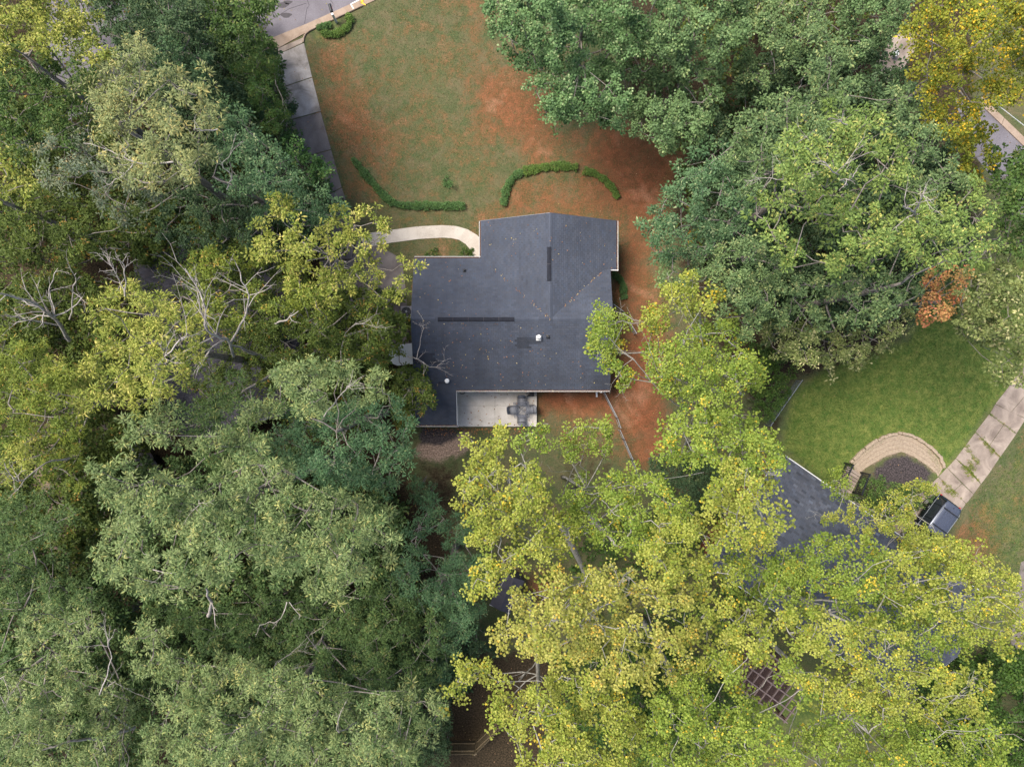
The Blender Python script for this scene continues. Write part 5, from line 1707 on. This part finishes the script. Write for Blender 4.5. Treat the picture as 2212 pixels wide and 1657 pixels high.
T('large grey-green oak along the bottom edge left of centre', [
    ([(275, 1345), (335, 1330), (390, 1390), (440, 1440), (410, 1500), (330, 1490), (280, 1430)], 19.5, 17, 'willow'),
    ([(420, 1450), (560, 1420), (650, 1440), (770, 1510), (860, 1480), (930, 1500), (962, 1560), (930, 1620), (870, 1660), (850, 1730), (320, 1730), (300, 1620), (340, 1540)], 20, 16.5, 'willow')], seed=120, shape='willow',
  bare=[([(770, 1560, 17), (730, 1580, 19.5), (735, 1540, 20)], .04, 4), ([(560, 1530, 18.5), (530, 1550, 19.5)], .04, 3)])
T('grey-green oak cut by the lower left edge with a long bare trunk', [
    ([(-70, 1090), (100, 1060), (175, 1095), (165, 1160), (80, 1180), (90, 1250), (190, 1250), (215, 1290), (170, 1330), (40, 1330), (-70, 1330)], 15.5, 13, 'willow_dark'),
    ([(60, 1320), (190, 1310), (215, 1370), (205, 1420), (130, 1440), (50, 1430)], 18, 16.5, 'willow'),
    ([(-70, 1440), (60, 1430), (180, 1440), (280, 1470), (300, 1560), (240, 1600), (300, 1730), (-70, 1730)], 17, 14, 'willow')], seed=121, shape='willow', dens=.95,
  bare=[([(290, 1570, 10), (230, 1590, 13), (150, 1600, 15), (90, 1620, 16)], .17, 3), ([(280, 1570, 12), (230, 1530, 14), (225, 1490, 15), (250, 1470, 15.5)], .09, 6), ([(215, 1500, 17), (240, 1420, 18.5), (228, 1370, 19)], .05, 5), ([(20, 1540, 15), (-10, 1480, 17), (10, 1460, 18)], .06, 4)])

T('low dark green understorey tree in the lower right corner', [
    ([(1990, 1440), (2280, 1400), (2280, 1730), (1990, 1730)], 5.5, 3.5, 'laurel')], seed=130, shape='broad', name='understorey_tree', r=1.1, space=1.4, lscale=1.3)
T('low dark shrubby tree closing the gap above the board fence', [
    ([(900, 1300), (1010, 1290), (1060, 1380), (1010, 1480), (930, 1520), (890, 1420)], 5, 3.5, 'bluedark', .8)], seed=139, shape='broad', name='understorey_tree', r=1.0, space=1.2, lscale=1.2)
T('low dark green understorey tree below the bottom tulip trees', [
    ([(1180, 1380), (1420, 1380), (1640, 1560), (1640, 1730), (1180, 1730)], 6, 4, 'laurel', .7)], seed=131, shape='broad', name='understorey_tree', r=1.1, space=1.4, lscale=1.3)
T('low green understorey tree in the gap below the upper left oaks', [
    ([(-70, 200), (230, 180), (330, 420), (560, 520), (540, 640), (330, 560), (200, 560), (-70, 560)], 9, 7, 'olive_dark', .8)], seed=132, shape='broad', name='understorey_tree', r=1.1, space=1.3, lscale=1.25)
T('low green understorey tree between the driveway and the upper left oaks', [
    ([(150, -70), (320, -70), (480, -20), (600, 130), (640, 300), (740, 470), (640, 560), (470, 470), (380, 300)], 7, 4.5, 'bluedark', .8)], seed=133, shape='broad', name='understorey_tree', r=1.1, space=1.3, lscale=1.25)
T('low olive understorey tree left of the hidden dark roof', [
    ([(-70, 600), (200, 600), (300, 700), (330, 900), (270, 1060), (180, 1230), (60, 1230), (-70, 1000)], 8.5, 6.5, 'olive_dark', .8)], seed=134, shape='broad', name='understorey_tree', r=1.1, space=1.3, lscale=1.25)
T('low olive understorey tree between the hidden dark roof and the house', [
    ([(500, 640), (840, 620), (880, 700), (840, 760), (850, 860), (720, 960), (600, 900), (540, 800)], 7.5, 5.5, 'olive_dark', .8)], seed=135, shape='broad', name='understorey_tree', r=1.1, space=1.3, lscale=1.25)
T('low green understorey tree filling the gaps of the lower left wood', [
    ([(160, 1050), (320, 1000), (560, 960), (800, 1000), (860, 1100), (900, 1300), (930, 1500), (880, 1700), (600, 1700), (350, 1500), (200, 1300)], 8, 6, 'willow_dark', .8)], seed=136, shape='broad', name='understorey_tree', r=1.1, space=1.3, lscale=1.25)
T('low green understorey tree along the lower left edge', [
    ([(-70, 1150), (200, 1200), (330, 1500), (330, 1730), (-70, 1730)], 9, 7, 'willow_dark', .8)], seed=137, shape='broad', name='understorey_tree', r=1.1, space=1.3, lscale=1.25)
T('low green understorey tree in the gaps of the right hand oaks', [
    ([(1500, 320), (1640, 120), (1900, 80), (2060, 300), (2100, 560), (1960, 680), (1700, 740), (1560, 640)], 9, 6.5, 'bluedark', .8)], seed=138, shape='broad', name='understorey_tree', r=1.1, space=1.3, lscale=1.25)

GT = 'tulip trees behind the house'
def U(label, polys, **kw):
    kw.setdefault('name', 'tulip_tree'); kw.setdefault('shape', 'tulip'); kw.setdefault('bark', 'bark_tulip'); kw.setdefault('group', GT)
    kw.setdefault('r', .74); kw.setdefault('space', .94); kw.setdefault('edge', .3)
    return T(label, polys, **kw)
U('open tulip tree whose white limbs reach over the right end of the house roof', [
    ([(1266, 690), (1300, 656), (1350, 668), (1372, 690), (1340, 712), (1330, 735), (1280, 728)], 14.5, 14, 'tulip_green', .8),
    ([(1275, 740), (1320, 735), (1345, 760), (1330, 775), (1372, 800), (1350, 830), (1312, 800), (1275, 770)], 13.5, 13, 'tulip_green', .8),
    ([(1380, 690), (1425, 660), (1455, 685), (1440, 720), (1395, 728)], 16, 15.5, 'tulip', .8),
    ([(1440, 625), (1495, 592), (1545, 640), (1538, 672), (1495, 690), (1450, 655)], 19, 18, 'tulip', .8),
    ([(1395, 745), (1450, 740), (1500, 700), (1575, 690), (1600, 740), (1640, 780), (1645, 830), (1580, 870), (1500, 860), (1430, 850), (1400, 800)], 17.5, 15.5, 'tulip_green', .85)],
  seed=201, base=(1500, 870), r=.52, space=.66,
  bare=[([(1480, 885, 11), (1430, 850, 13), (1380, 790, 14.5), (1330, 745, 15), (1300, 712, 15)], .1, 3), ([(1480, 885, 11), (1460, 840, 14), (1420, 800, 16), (1400, 740, 17)], .06, 4), ([(1500, 870, 12), (1520, 770, 16), (1510, 690, 19)], .07, 3), ([(1375, 805, 12.8), (1350, 840, 12.6), (1328, 858, 12.4)], .03, 2)])
U('tall tulip tree between the clay yard and the angled slate roof', [
    ([(1440, 880), (1530, 860), (1600, 860), (1660, 930), (1690, 965), (1680, 1020), (1600, 1030), (1520, 1000), (1440, 1010), (1420, 950)], 19.5, 17, 'tulip_green', .85),
    ([(1560, 1000), (1640, 1010), (1690, 1090), (1700, 1160), (1640, 1210), (1560, 1180), (1520, 1080)], 22, 19.5, 'tulip', .9)], seed=202, base=(1490, 965),
  bare=[([(1470, 985, 9), (1490, 930, 13), (1500, 890, 16)], .17, 3), ([(1590, 1150, 19), (1600, 1080, 21.5), (1620, 1050, 22.5)], .08, 5), ([(1520, 1020, 10), (1430, 1035, 10.5), (1370, 1030, 10.2)], .05, 5)])
U('tulip tree hiding the lower edge of the patio', [
    ([(988, 1015), (1010, 945), (1078, 905), (1112, 930), (1095, 985), (1040, 1030)], 18.5, 17.5, 'tulip', .85),
    ([(1100, 960), (1120, 930), (1168, 882), (1198, 912), (1190, 960), (1150, 995)], 18, 17, 'tulip_green', .75),
    ([(978, 1085), (1000, 1030), (1060, 1010), (1140, 1000), (1190, 1040), (1175, 1090), (1095, 1105), (1020, 1135)], 19.5, 18, 'tulip', .9)], seed=203, base=(1110, 1010), r=.75, space=.85,
  bare=[([(1170, 1160, 13), (1150, 1100, 16), (1135, 1060, 17.5), (1120, 1020, 18.5)], .1, 6), ([(1175, 1170, 12), (1100, 1120, 17), (1080, 1100, 18)], .09, 5)])
U('small tulip tree spray standing over the fenced back yard', [
    ([(1200, 950), (1240, 910), (1312, 902), (1336, 935), (1320, 975), (1275, 985), (1235, 1005), (1205, 985)], 15.5, 15, 'tulip_green', .75)], seed=204, base=(1215, 1030), r=.6, space=.62, trunk_r=.1,
  bare=[([(1215, 1070, 10), (1235, 1020, 13), (1262, 985, 15)], .075, 4)])
U('big yellow tulip tree in the middle of the back wood', [
    ([(1008, 1140), (1100, 1105), (1190, 1100), (1250, 1140), (1230, 1200), (1130, 1220), (1060, 1290), (1005, 1280), (1025, 1200)], 20, 18, 'tulip', .9),
    ([(1200, 1080), (1260, 1040), (1330, 1010), (1420, 1030), (1500, 1090), (1480, 1180), (1380, 1200), (1260, 1160)], 17.5, 15, 'tulip_green', .85),
    ([(1380, 1130), (1480, 1110), (1580, 1170), (1620, 1240), (1520, 1290), (1400, 1250)], 21, 19, 'tulip', .9)], seed=205, base=(1240, 1060),
  bare=[([(1300, 1080, 17), (1330, 1110, 18.5), (1370, 1115, 19)], .05, 5), ([(1080, 1270, 17), (1100, 1230, 18.5), (1102, 1215, 19)], .035, 9)])
U('gold tinged tulip tree below the middle of the back wood', [
    ([(1075, 1300), (1190, 1230), (1320, 1220), (1440, 1260), (1510, 1300), (1510, 1390), (1470, 1460), (1340, 1490), (1210, 1450), (1110, 1420), (1065, 1370)], 23, 19.5, 'tulip_gold', .9)], seed=206, base=(1210, 1120),
  bare=[([(1280, 1300, 22), (1330, 1270, 23.5), (1345, 1250, 24)], .05, 7), ([(1180, 1360, 21), (1210, 1330, 22.5), (1270, 1320, 23.5)], .05, 7)])
U('tulip tree with yellow leaves at the bottom edge beside the dark leaf litter', [
    ([(940, 1465), (985, 1425), (1070, 1430), (1110, 1450), (1090, 1490), (1020, 1480), (1000, 1530), (960, 1505)], 19, 18, 'tulip', .9),
    ([(1010, 1500), (1050, 1520), (1110, 1500), (1150, 1450), (1250, 1460), (1350, 1500), (1400, 1560), (1360, 1730), (1130, 1730), (1105, 1620), (1050, 1570)], 20, 17.5, 'tulip', .9)], seed=207, base=(1140, 1280),
  bare=[([(1170, 1400, 15), (1150, 1440, 16.5), (1120, 1470, 17.5)], .08, 5)])
U('wide tulip tree spreading over the slate blue roof', [
    ([(1640, 1230), (1720, 1170), (1830, 1150), (1930, 1190), (1920, 1300), (1800, 1340), (1690, 1330)], 17, 15, 'tulip_green', .8),
    ([(1900, 1200), (2010, 1175), (2075, 1160), (2130, 1200), (2200, 1240), (2280, 1310), (2280, 1400), (2150, 1400), (2000, 1360), (1910, 1310)], 18.5, 16.5, 'tulip', .8),
    ([(1880, 1270), (2010, 1260), (2100, 1330), (2080, 1420), (1960, 1420), (1880, 1360)], 15.5, 14, 'tulip_green', .8),
    ([(1560, 1180), (1640, 1190), (1720, 1230), (1720, 1300), (1640, 1310), (1560, 1270)], 16, 14.5, 'tulip_green', .8),
    ([(1500, 1330), (1570, 1285), (1700, 1320), (1830, 1330), (1990, 1370), (1960, 1440), (1850, 1450), (1740, 1420), (1620, 1400), (1540, 1410)], 21, 18.5, 'tulip', .8)], seed=208, base=(1560, 1180),
  bare=[([(1960, 1310, 15), (2020, 1270, 16.5), (2090, 1290, 17.5), (2150, 1290, 18)], .07, 7), ([(1900, 1200, 12), (1930, 1160, 14)], .07, 3), ([(2040, 1360, 16), (2080, 1330, 17.5)], .05, 4)])
U('tulip tree along the bottom edge right of centre', [
    ([(1400, 1500), (1480, 1440), (1590, 1410), (1600, 1470), (1640, 1530), (1700, 1580), (1690, 1640), (1600, 1700), (1500, 1730), (1380, 1730), (1390, 1600)], 20, 17, 'tulip_green', .9),
    ([(1500, 1400), (1600, 1380), (1680, 1400), (1640, 1440), (1560, 1460), (1500, 1460)], 21, 19.5, 'tulip', .8),
    ([(1690, 1440), (1740, 1440), (1770, 1490), (1755, 1510), (1700, 1490)], 19, 18.5, 'tulip_green', .8)], seed=209, base=(1380, 1330),
  bare=[([(1560, 1620, 17), (1610, 1650, 18), (1640, 1690, 18.5)], .06, 5)])
U('tulip tree with bare twigs filling the bottom right corner', [
    ([(1680, 1440), (1780, 1450), (1900, 1450), (2010, 1430), (2100, 1450), (2150, 1480), (2110, 1540), (2000, 1560), (1900, 1540), (1800, 1540), (1730, 1500)], 19, 16.5, 'tulip', .8),
    ([(1700, 1590), (1770, 1555), (1900, 1530), (2010, 1550), (2150, 1560), (2200, 1650), (2190, 1730), (1680, 1730), (1680, 1640)], 18, 15, 'tulip_green', .8)], seed=210, base=(1600, 1330),
  bare=[([(2030, 1540, 16), (2070, 1500, 17.5), (2090, 1480, 18)], .05, 7), ([(1960, 1480, 16), (2000, 1460, 17)], .06, 3), ([(2060, 1640, 15), (2090, 1600, 16.5), (2130, 1600, 17)], .06, 6)])
U('slender tulip sapling arching over the ramp and the flower bed', [
    ([(1775, 1018), (1810, 1008), (1840, 1050), (1830, 1090), (1795, 1060)], 6.5, 6, 'tulip_green', .7),
    ([(1830, 1090), (1900, 1080), (1960, 1040), (2000, 1030), (2035, 1065), (1985, 1095), (1960, 1140), (1880, 1160), (1800, 1140), (1760, 1120)], 7.5, 6.5, 'tulip', .55),
    ([(1940, 1150), (1990, 1125), (2060, 1170), (2090, 1215), (2010, 1230), (1950, 1200)], 7.5, 6.8, 'tulip', .85)], seed=211, base=(1838, 1082), r=.6, space=.7, trunk_r=.07,
  bare=[([(1838, 1110, 5), (1825, 1080, 6.3), (1805, 1050, 7)], .035, 4), ([(1800, 1125, 5.5), (1770, 1112, 6.2), (1745, 1118, 6.5)], .03, 5), ([(1900, 1110, 5.5), (1940, 1085, 7), (1975, 1062, 7.6)], .04, 4)])

GM = 'dense maples above the front lawn'
T('dense blue-green maple with smooth lobed crown above the front lawn', [
    ([(1030, -70), (1230, -70), (1290, 20), (1300, 110), (1240, 130), (1150, 110), (1110, 115), (1075, 80), (1045, 20)], 12.5, 9, 'maple'),
    ([(1125, 120), (1240, 130), (1310, 110), (1340, 150), (1362, 215), (1345, 278), (1292, 285), (1258, 250), (1200, 272), (1160, 258), (1150, 205)], 12, 8, 'maple'),
    ([(1250, -70), (1450, -70), (1430, 30), (1385, 105), (1320, 110), (1290, 30)], 11.5, 9, 'maple'),
    ([(1290, 60), (1420, 60), (1440, 160), (1400, 200), (1350, 130)], 9, 7.5, 'maple_green')], seed=301, shape='maple', name='maple_tree', group=GM, dens=1.15)
T('rounder fresh green maple beside the dark gap above the clay', [
    ([(1395, 110), (1440, -20), (1520, -70), (1610, -70), (1615, 60), (1570, 150), (1500, 170)], 12.5, 10, 'maple_green'),
    ([(1385, 200), (1420, 160), (1520, 170), (1560, 190), (1535, 260), (1530, 300), (1470, 328), (1420, 318), (1355, 268)], 11.5, 7.5, 'maple_green')], seed=302, shape='maple', name='maple_tree', group=GM, dens=1.15)
T('dark green tree at the top edge between the maples and the gold tree', [
    ([(1620, -70), (1800, -70), (1790, 30), (1740, 130), (1650, 190), (1580, 200), (1600, 110)], 10.5, 7.5, 'oak_mid'),
    ([(1800, -70), (1960, -70), (1955, 30), (1930, 95), (1860, 110), (1820, 60)], 11, 8, 'maple_green')], seed=303, shape='maple', name='maple_tree', group=GM)
T('huge spreading oak with lime green top right of the house', [
    ([(1735, 125), (1785, 35), (1825, 95), (1870, 165), (1830, 230), (1760, 220)], 20.5, 18.5, 'oak_mid'),
    ([(1555, 330), (1600, 240), (1680, 200), (1760, 210), (1800, 260), (1740, 340), (1640, 400), (1580, 400)], 20.5, 18, 'oak_mid'),
    ([(1420, 440), (1475, 335), (1550, 320), (1600, 400), (1640, 420), (1600, 520), (1500, 560), (1410, 560), (1382, 510)], 18, 14, 'bluegreen'),
    ([(1410, 560), (1500, 560), (1620, 510), (1700, 560), (1680, 680), (1620, 740), (1560, 720), (1540, 640), (1440, 620)], 17.5, 14, 'oak_mid'),
    ([(1700, 300), (1780, 240), (1880, 230), (1960, 300), (1950, 400), (1900, 440), (1800, 460), (1700, 420), (1650, 380)], 23, 20.5, 'oak_lime'),
    ([(1620, 440), (1700, 420), (1850, 450), (1930, 440), (1960, 520), (1900, 580), (1780, 600), (1680, 570)], 22.5, 20, 'oak_lime'),
    ([(1870, 170), (1930, 180), (2000, 250), (2060, 330), (2090, 400), (2010, 440), (1950, 400), (1970, 300), (1890, 230)], 20.5, 17.5, 'oak_mid')], seed=401, dens=.95,
  bare=[([(1830, 400, 21), (1800, 370, 24.5), (1770, 345, 25)], .06, 8), ([(1815, 390, 24), (1840, 385, 25), (1850, 365, 25.2)], .04, 5), ([(1720, 420, 20), (1690, 390, 21.5), (1640, 385, 21.8)], .05, 9), ([(1830, 270, 24), (1790, 255, 25)], .04, 5)])
T('second great oak with pale green top right of the house nearer the lawn', [
    ([(1920, 450), (2010, 440), (2100, 400), (2145, 430), (2172, 530), (2100, 575), (2000, 590), (1940, 560)], 21, 18.5, 'oak_lime'),
    ([(1680, 590), (1780, 600), (1900, 590), (1990, 600), (1970, 660), (1900, 700), (1780, 700), (1690, 690)], 18, 15, 'oak_mid'),
    ([(1660, 700), (1780, 700), (1900, 700), (1960, 660), (1965, 735), (1900, 770), (1850, 792), (1775, 800), (1700, 775), (1640, 755)], 13, 9.5, 'pale_green')], seed=402, dens=.95,
  bare=[([(1990, 500, 18), (1975, 460, 21), (1950, 445, 22.5)], .13, 3), ([(1975, 460, 21), (1990, 430, 22.5), (2000, 410, 23)], .07, 9), ([(2000, 480, 19), (2020, 455, 21)], .08, 3)])
T('golden yellow tree in the top right corner', [
    ([(1950, 65), (1990, 5), (2010, -70), (2282, -70), (2282, 120), (2200, 150), (2080, 140), (2000, 170)], 19, 16.5, 'gold'),
    ([(1965, 180), (2080, 140), (2282, 120), (2282, 225), (2150, 228), (2120, 262), (2110, 300), (2030, 300), (1990, 235)], 17.5, 15, 'gold', .95)], seed=403, shape='tulip', name='gold_tree')
T('green oak with pale leaf edges down the right edge', [
    ([(2040, 300), (2090, 270), (2135, 265), (2150, 310), (2130, 380), (2070, 370)], 14, 12.5, 'gold', .9),
    ([(2130, 345), (2190, 335), (2282, 310), (2282, 400), (2150, 420)], 12, 10, 'green', .9),
    ([(2180, 345), (2282, 330), (2282, 560), (2180, 560), (2160, 430)], 15, 12.5, 'green'),
    ([(2080, 600), (2170, 560), (2282, 560), (2282, 730), (2212, 760), (2110, 740), (2060, 710)], 14.5, 11, 'pale_green', .8),
    ([(2130, 790), (2180, 760), (2230, 760), (2230, 800), (2190, 855), (2135, 830)], 10, 8.5, 'pale_green', .7)], seed=404, shape='broad', lscale=1.2)
T('small orange-red maple half hidden between the green oaks', [
    ([(1992, 585), (2040, 570), (2092, 585), (2080, 640), (2060, 690), (1970, 705), (1992, 640)], 12, 11, 'orange', .6)], seed=405, shape='maple', name='small_maple', group=GM, r=.7, space=.75)

# ------------------------------------------------------------------ loose stuff: fallen leaves, grass
def flat_leaves(name, label, pts, size, pals, seed):
    rng = np.random.default_rng(seed)
    n = len(pts)
    a = rng.uniform(0, 6.28, n)
    d = np.stack([np.cos(a), np.sin(a), rng.normal(0, .12, n)], 1)
    s = np.stack([-np.sin(a), np.cos(a), rng.normal(0, .2, n)], 1)
    L = rng.uniform(.7, 1.3, n)[:, None] * size
    W = L * rng.uniform(.35, .75, n)[:, None]
    p = np.asarray(pts)
    V = np.stack([p - d * L / 2, p - s * W / 2, p + d * L / 2, p + s * W / 2], 1)
    V[:, 1::2, 2] += .015
    c = np.array([srgb(*x) for x in pals])[rng.integers(0, len(pals), n)] * rng.normal(1, .15, (n, 1)).clip(.5, 1.4)
    o = link_mesh(name, np_mesh(name, V.reshape(-1, 3), 4, n, np.repeat(c, 4, 0)), M['leaf'])
    tag(o, label, 'leaves', None, 'stuff')
    return o
rng = np.random.default_rng(5)
pts = []
for _ in range(130):
    x, y = rng.uniform(XL + .2, XR - .2), rng.uniform(YB + .1, YRG - .1)
    if rng.random() < .55: x = rng.normal(-2.5, 2.2)
    if XL < x < XR: pts.append((x, y, zb(x, y) + .03))
for _ in range(28):
    x, y = rng.uniform(XL + .2, WX0), rng.uniform(YRG + .1, YF - .1)
    pts.append((x, y, zf(x, y) + .03))
for _ in range(25):
    x, y = rng.uniform(WX0 + .2, WX), rng.uniform(8.3, WY - .1)
    pts.append((x, y, zwl(x, y) + .03))
for _ in range(28):
    x, y = rng.uniform(WX, WX1 - .1), rng.uniform(7.5, WY - .1)
    pts.append((x, y, zwr(x, y) + .03))
for _ in range(40):
    f = rng.random() ** 1.4
    x, y = WX + (WX0 - WX) * f + rng.normal(0, .05), YRG + (YF - YRG) * f + rng.normal(0, .05)
    pts.append((x, y, max(zf(x, y), zwl(x, y)) + .03))
for _ in range(30):
    f = rng.uniform(.25, .95)
    x, y = WX + (vr[0] - WX) * f + rng.normal(0, .05), YRG + (vr[1] - YRG) * f + rng.normal(0, .05)
    pts.append((x, y, max(zf(x, y), zwr(x, y)) + .03))
for _ in range(60):
    x = rng.uniform(EXX + .1, XR); pts.append((x, YB - .06 + rng.normal(0, .03), ZE + .0))
for _ in range(30):
    y = rng.uniform(WYR, WY); pts.append((WX1 + .05 + rng.normal(0, .03), y, ZE + .0))
for _ in range(18):
    x = rng.uniform(XL, EXX); pts.append((x, EXY - .05 + rng.normal(0, .03), zb(0, EXY) + .01))
flat_leaves('roof_leaves', 'fallen tan and yellow leaves lying on the house roof and gutters', pts, .10, [(150, 112, 84), (136, 96, 72), (160, 146, 98), (116, 86, 68), (150, 140, 116)], 8)
pts = []
for _ in range(60):
    x, y = rng.uniform(EXX, 1.7), rng.uniform(-3.0, YB)
    pts.append((x, y, .325))
for _ in range(220):
    pts.append((rng.uniform(XL + .3, 1.0), EXY - .35 + abs(rng.normal(0, .22)) * -1, .03))
flat_leaves('patio_leaves', 'fallen brown leaves scattered on the patio and along its lower edge', pts, .11, [(150, 104, 74), (120, 86, 62), (176, 120, 70)], 9)
N_ = 3600
u = rng.uniform(0, 2212, N_); v = rng.uniform(0, 1657, N_)
pts = [tuple(P(a, b, 0) + Vector((0, 0, .03))) for a, b in zip(u, v)]
flat_leaves('ground_leaves', 'fallen leaves strewn over the lawns and wood floor', pts, .085, [(150, 120, 90), (164, 130, 98), (126, 92, 68), (150, 138, 84)], 10)

def grass(name, label, poly, n, pals, h, seed, amount):
    rng = np.random.default_rng(seed)
    q = np.array(G(poly))
    lo, hi = q.min(0), q.max(0)
    p = rng.uniform(lo, hi, (n * 2, 2))
    p = p[in_poly(p[:, 0], p[:, 1], q)]
    keep = rng.random(len(p)) < amount(p[:, 0], p[:, 1])
    p = p[keep]
    B = 3
    S = len(p)
    a = rng.uniform(0, 6.28, (S, B))
    r_ = rng.uniform(.0, .05, (S, B))
    b = np.stack([p[:, :1] + r_ * np.cos(a), p[:, 1:] + r_ * np.sin(a), np.full((S, B), .002)], -1)
    d = np.stack([np.cos(a), np.sin(a), rng.uniform(.4, 1.2, (S, B))], -1)
    hh = rng.uniform(.5, 1.2, (S, B, 1)) * h
    s = np.stack([-np.sin(a), np.cos(a), np.zeros_like(a)], -1) * rng.uniform(.008, .016, (S, B, 1))
    V = np.stack([b - s, b + s, b + d * hh], 2).reshape(-1, 3)
    c = np.array([srgb(*x) for x in pals])[rng.integers(0, len(pals), S)] * rng.normal(1, .18, (S, 1)).clip(.5, 1.5)
    c = np.repeat(c, B * 3, 0)
    o = link_mesh(name, np_mesh(name, V, 3, S * B, c), M['leaf'])
    tag(o, label, 'grass', None, 'stuff')
HOUSEBOX = lambda x, y: ((x > XL - .1) & (x < XR + .3) & (y > YB - 3.2) & (y < YF)) | ((x > WX0) & (x < WX1) & (y > 4) & (y < WY))
grass('front_grass', 'thin mown grass of the front lawn around the house', [(660, 95), (900, -40), (1040, 0), (1110, 120), (1200, 280), (1460, 330), (1400, 560), (1440, 900), (1370, 1000), (1180, 1000), (1160, 850), (1310, 840), (1330, 480), (1040, 560), (840, 560), (800, 470), (740, 400)], 42000,
      [(96, 108, 66), (112, 114, 76), (84, 100, 58), (132, 118, 86)], .06, 21, lambda x, y: np.where(HOUSEBOX(x, y), 0, np.clip(.75 - .75 * field_at('clay', x, y), .05, 1)))
grass('neighbour_grass', 'thick bright green grass of the neighbour lawn', [(1690, 965), (1715, 850), (1800, 780), (1960, 740), (2060, 600), (2230, 620), (2230, 760), (2150, 865), (2028, 1025), (1990, 950), (1943, 930), (1850, 992), (1822, 1075)], 20000,
      [(78, 106, 44), (94, 118, 52), (68, 98, 40), (112, 124, 64)], .07, 22, lambda x, y: np.clip(field_at('lush', x, y), 0, .9))
grass('drive_grass', 'patchy green grass right of the cracked drive', [(2092, 1092), (2200, 940), (2260, 900), (2260, 1230), (2120, 1260), (2090, 1180)], 7000,
      [(72, 100, 42), (90, 104, 54), (64, 90, 40)], .07, 23, lambda x, y: np.clip(field_at('lush', x, y), 0, .8))
def weeds(spots, seed):
    rng = np.random.default_rng(seed)
    V, C = [], []
    for (a, b, n, w_) in spots:
        for _ in range(n):
            t_ = rng.random()
            q = P(a[0] + (b[0] - a[0]) * t_ + rng.normal(0, w_), a[1] + (b[1] - a[1]) * t_ + rng.normal(0, w_), 0)
            V.append((q.x, q.y, .05)); C.append((0, 0, 1))
    V = np.array(V)
    v, c, k = leaves(V, np.tile((0, 0, 1.0), (len(V), 1)) + rng.normal(0, .2, (len(V), 3)), 'blade', 'olive', rng, .35)
    o = link_mesh('joint_weeds', np_mesh('joint_weeds', v, k, len(v) // k, c), M['leaf'])
    tag(o, 'weeds growing in the joints of the cracked drive', 'weeds', None, 'stuff')
weeds([((2137, 894), (2195, 937), 18, .8), ((2118, 948), (2146, 980), 45, 3), ((2106, 933), (2160, 988), 18, .8), ((2085, 962), (2112, 1003), 39, 2.5), ((2092, 1000), (2104, 1012), 27, 3),
       ((2064, 990), (2119, 1045), 21, .8), ((2082, 1008), (2100, 1030), 57, 4), ((2045, 1052), (2065, 1070), 39, 4), ((2036, 1040), (2050, 1062), 18, 2), ((2026, 1030), (2087, 1088), 15, .8)], 31)
print('LEAVES', LEAFCOUNT[0])
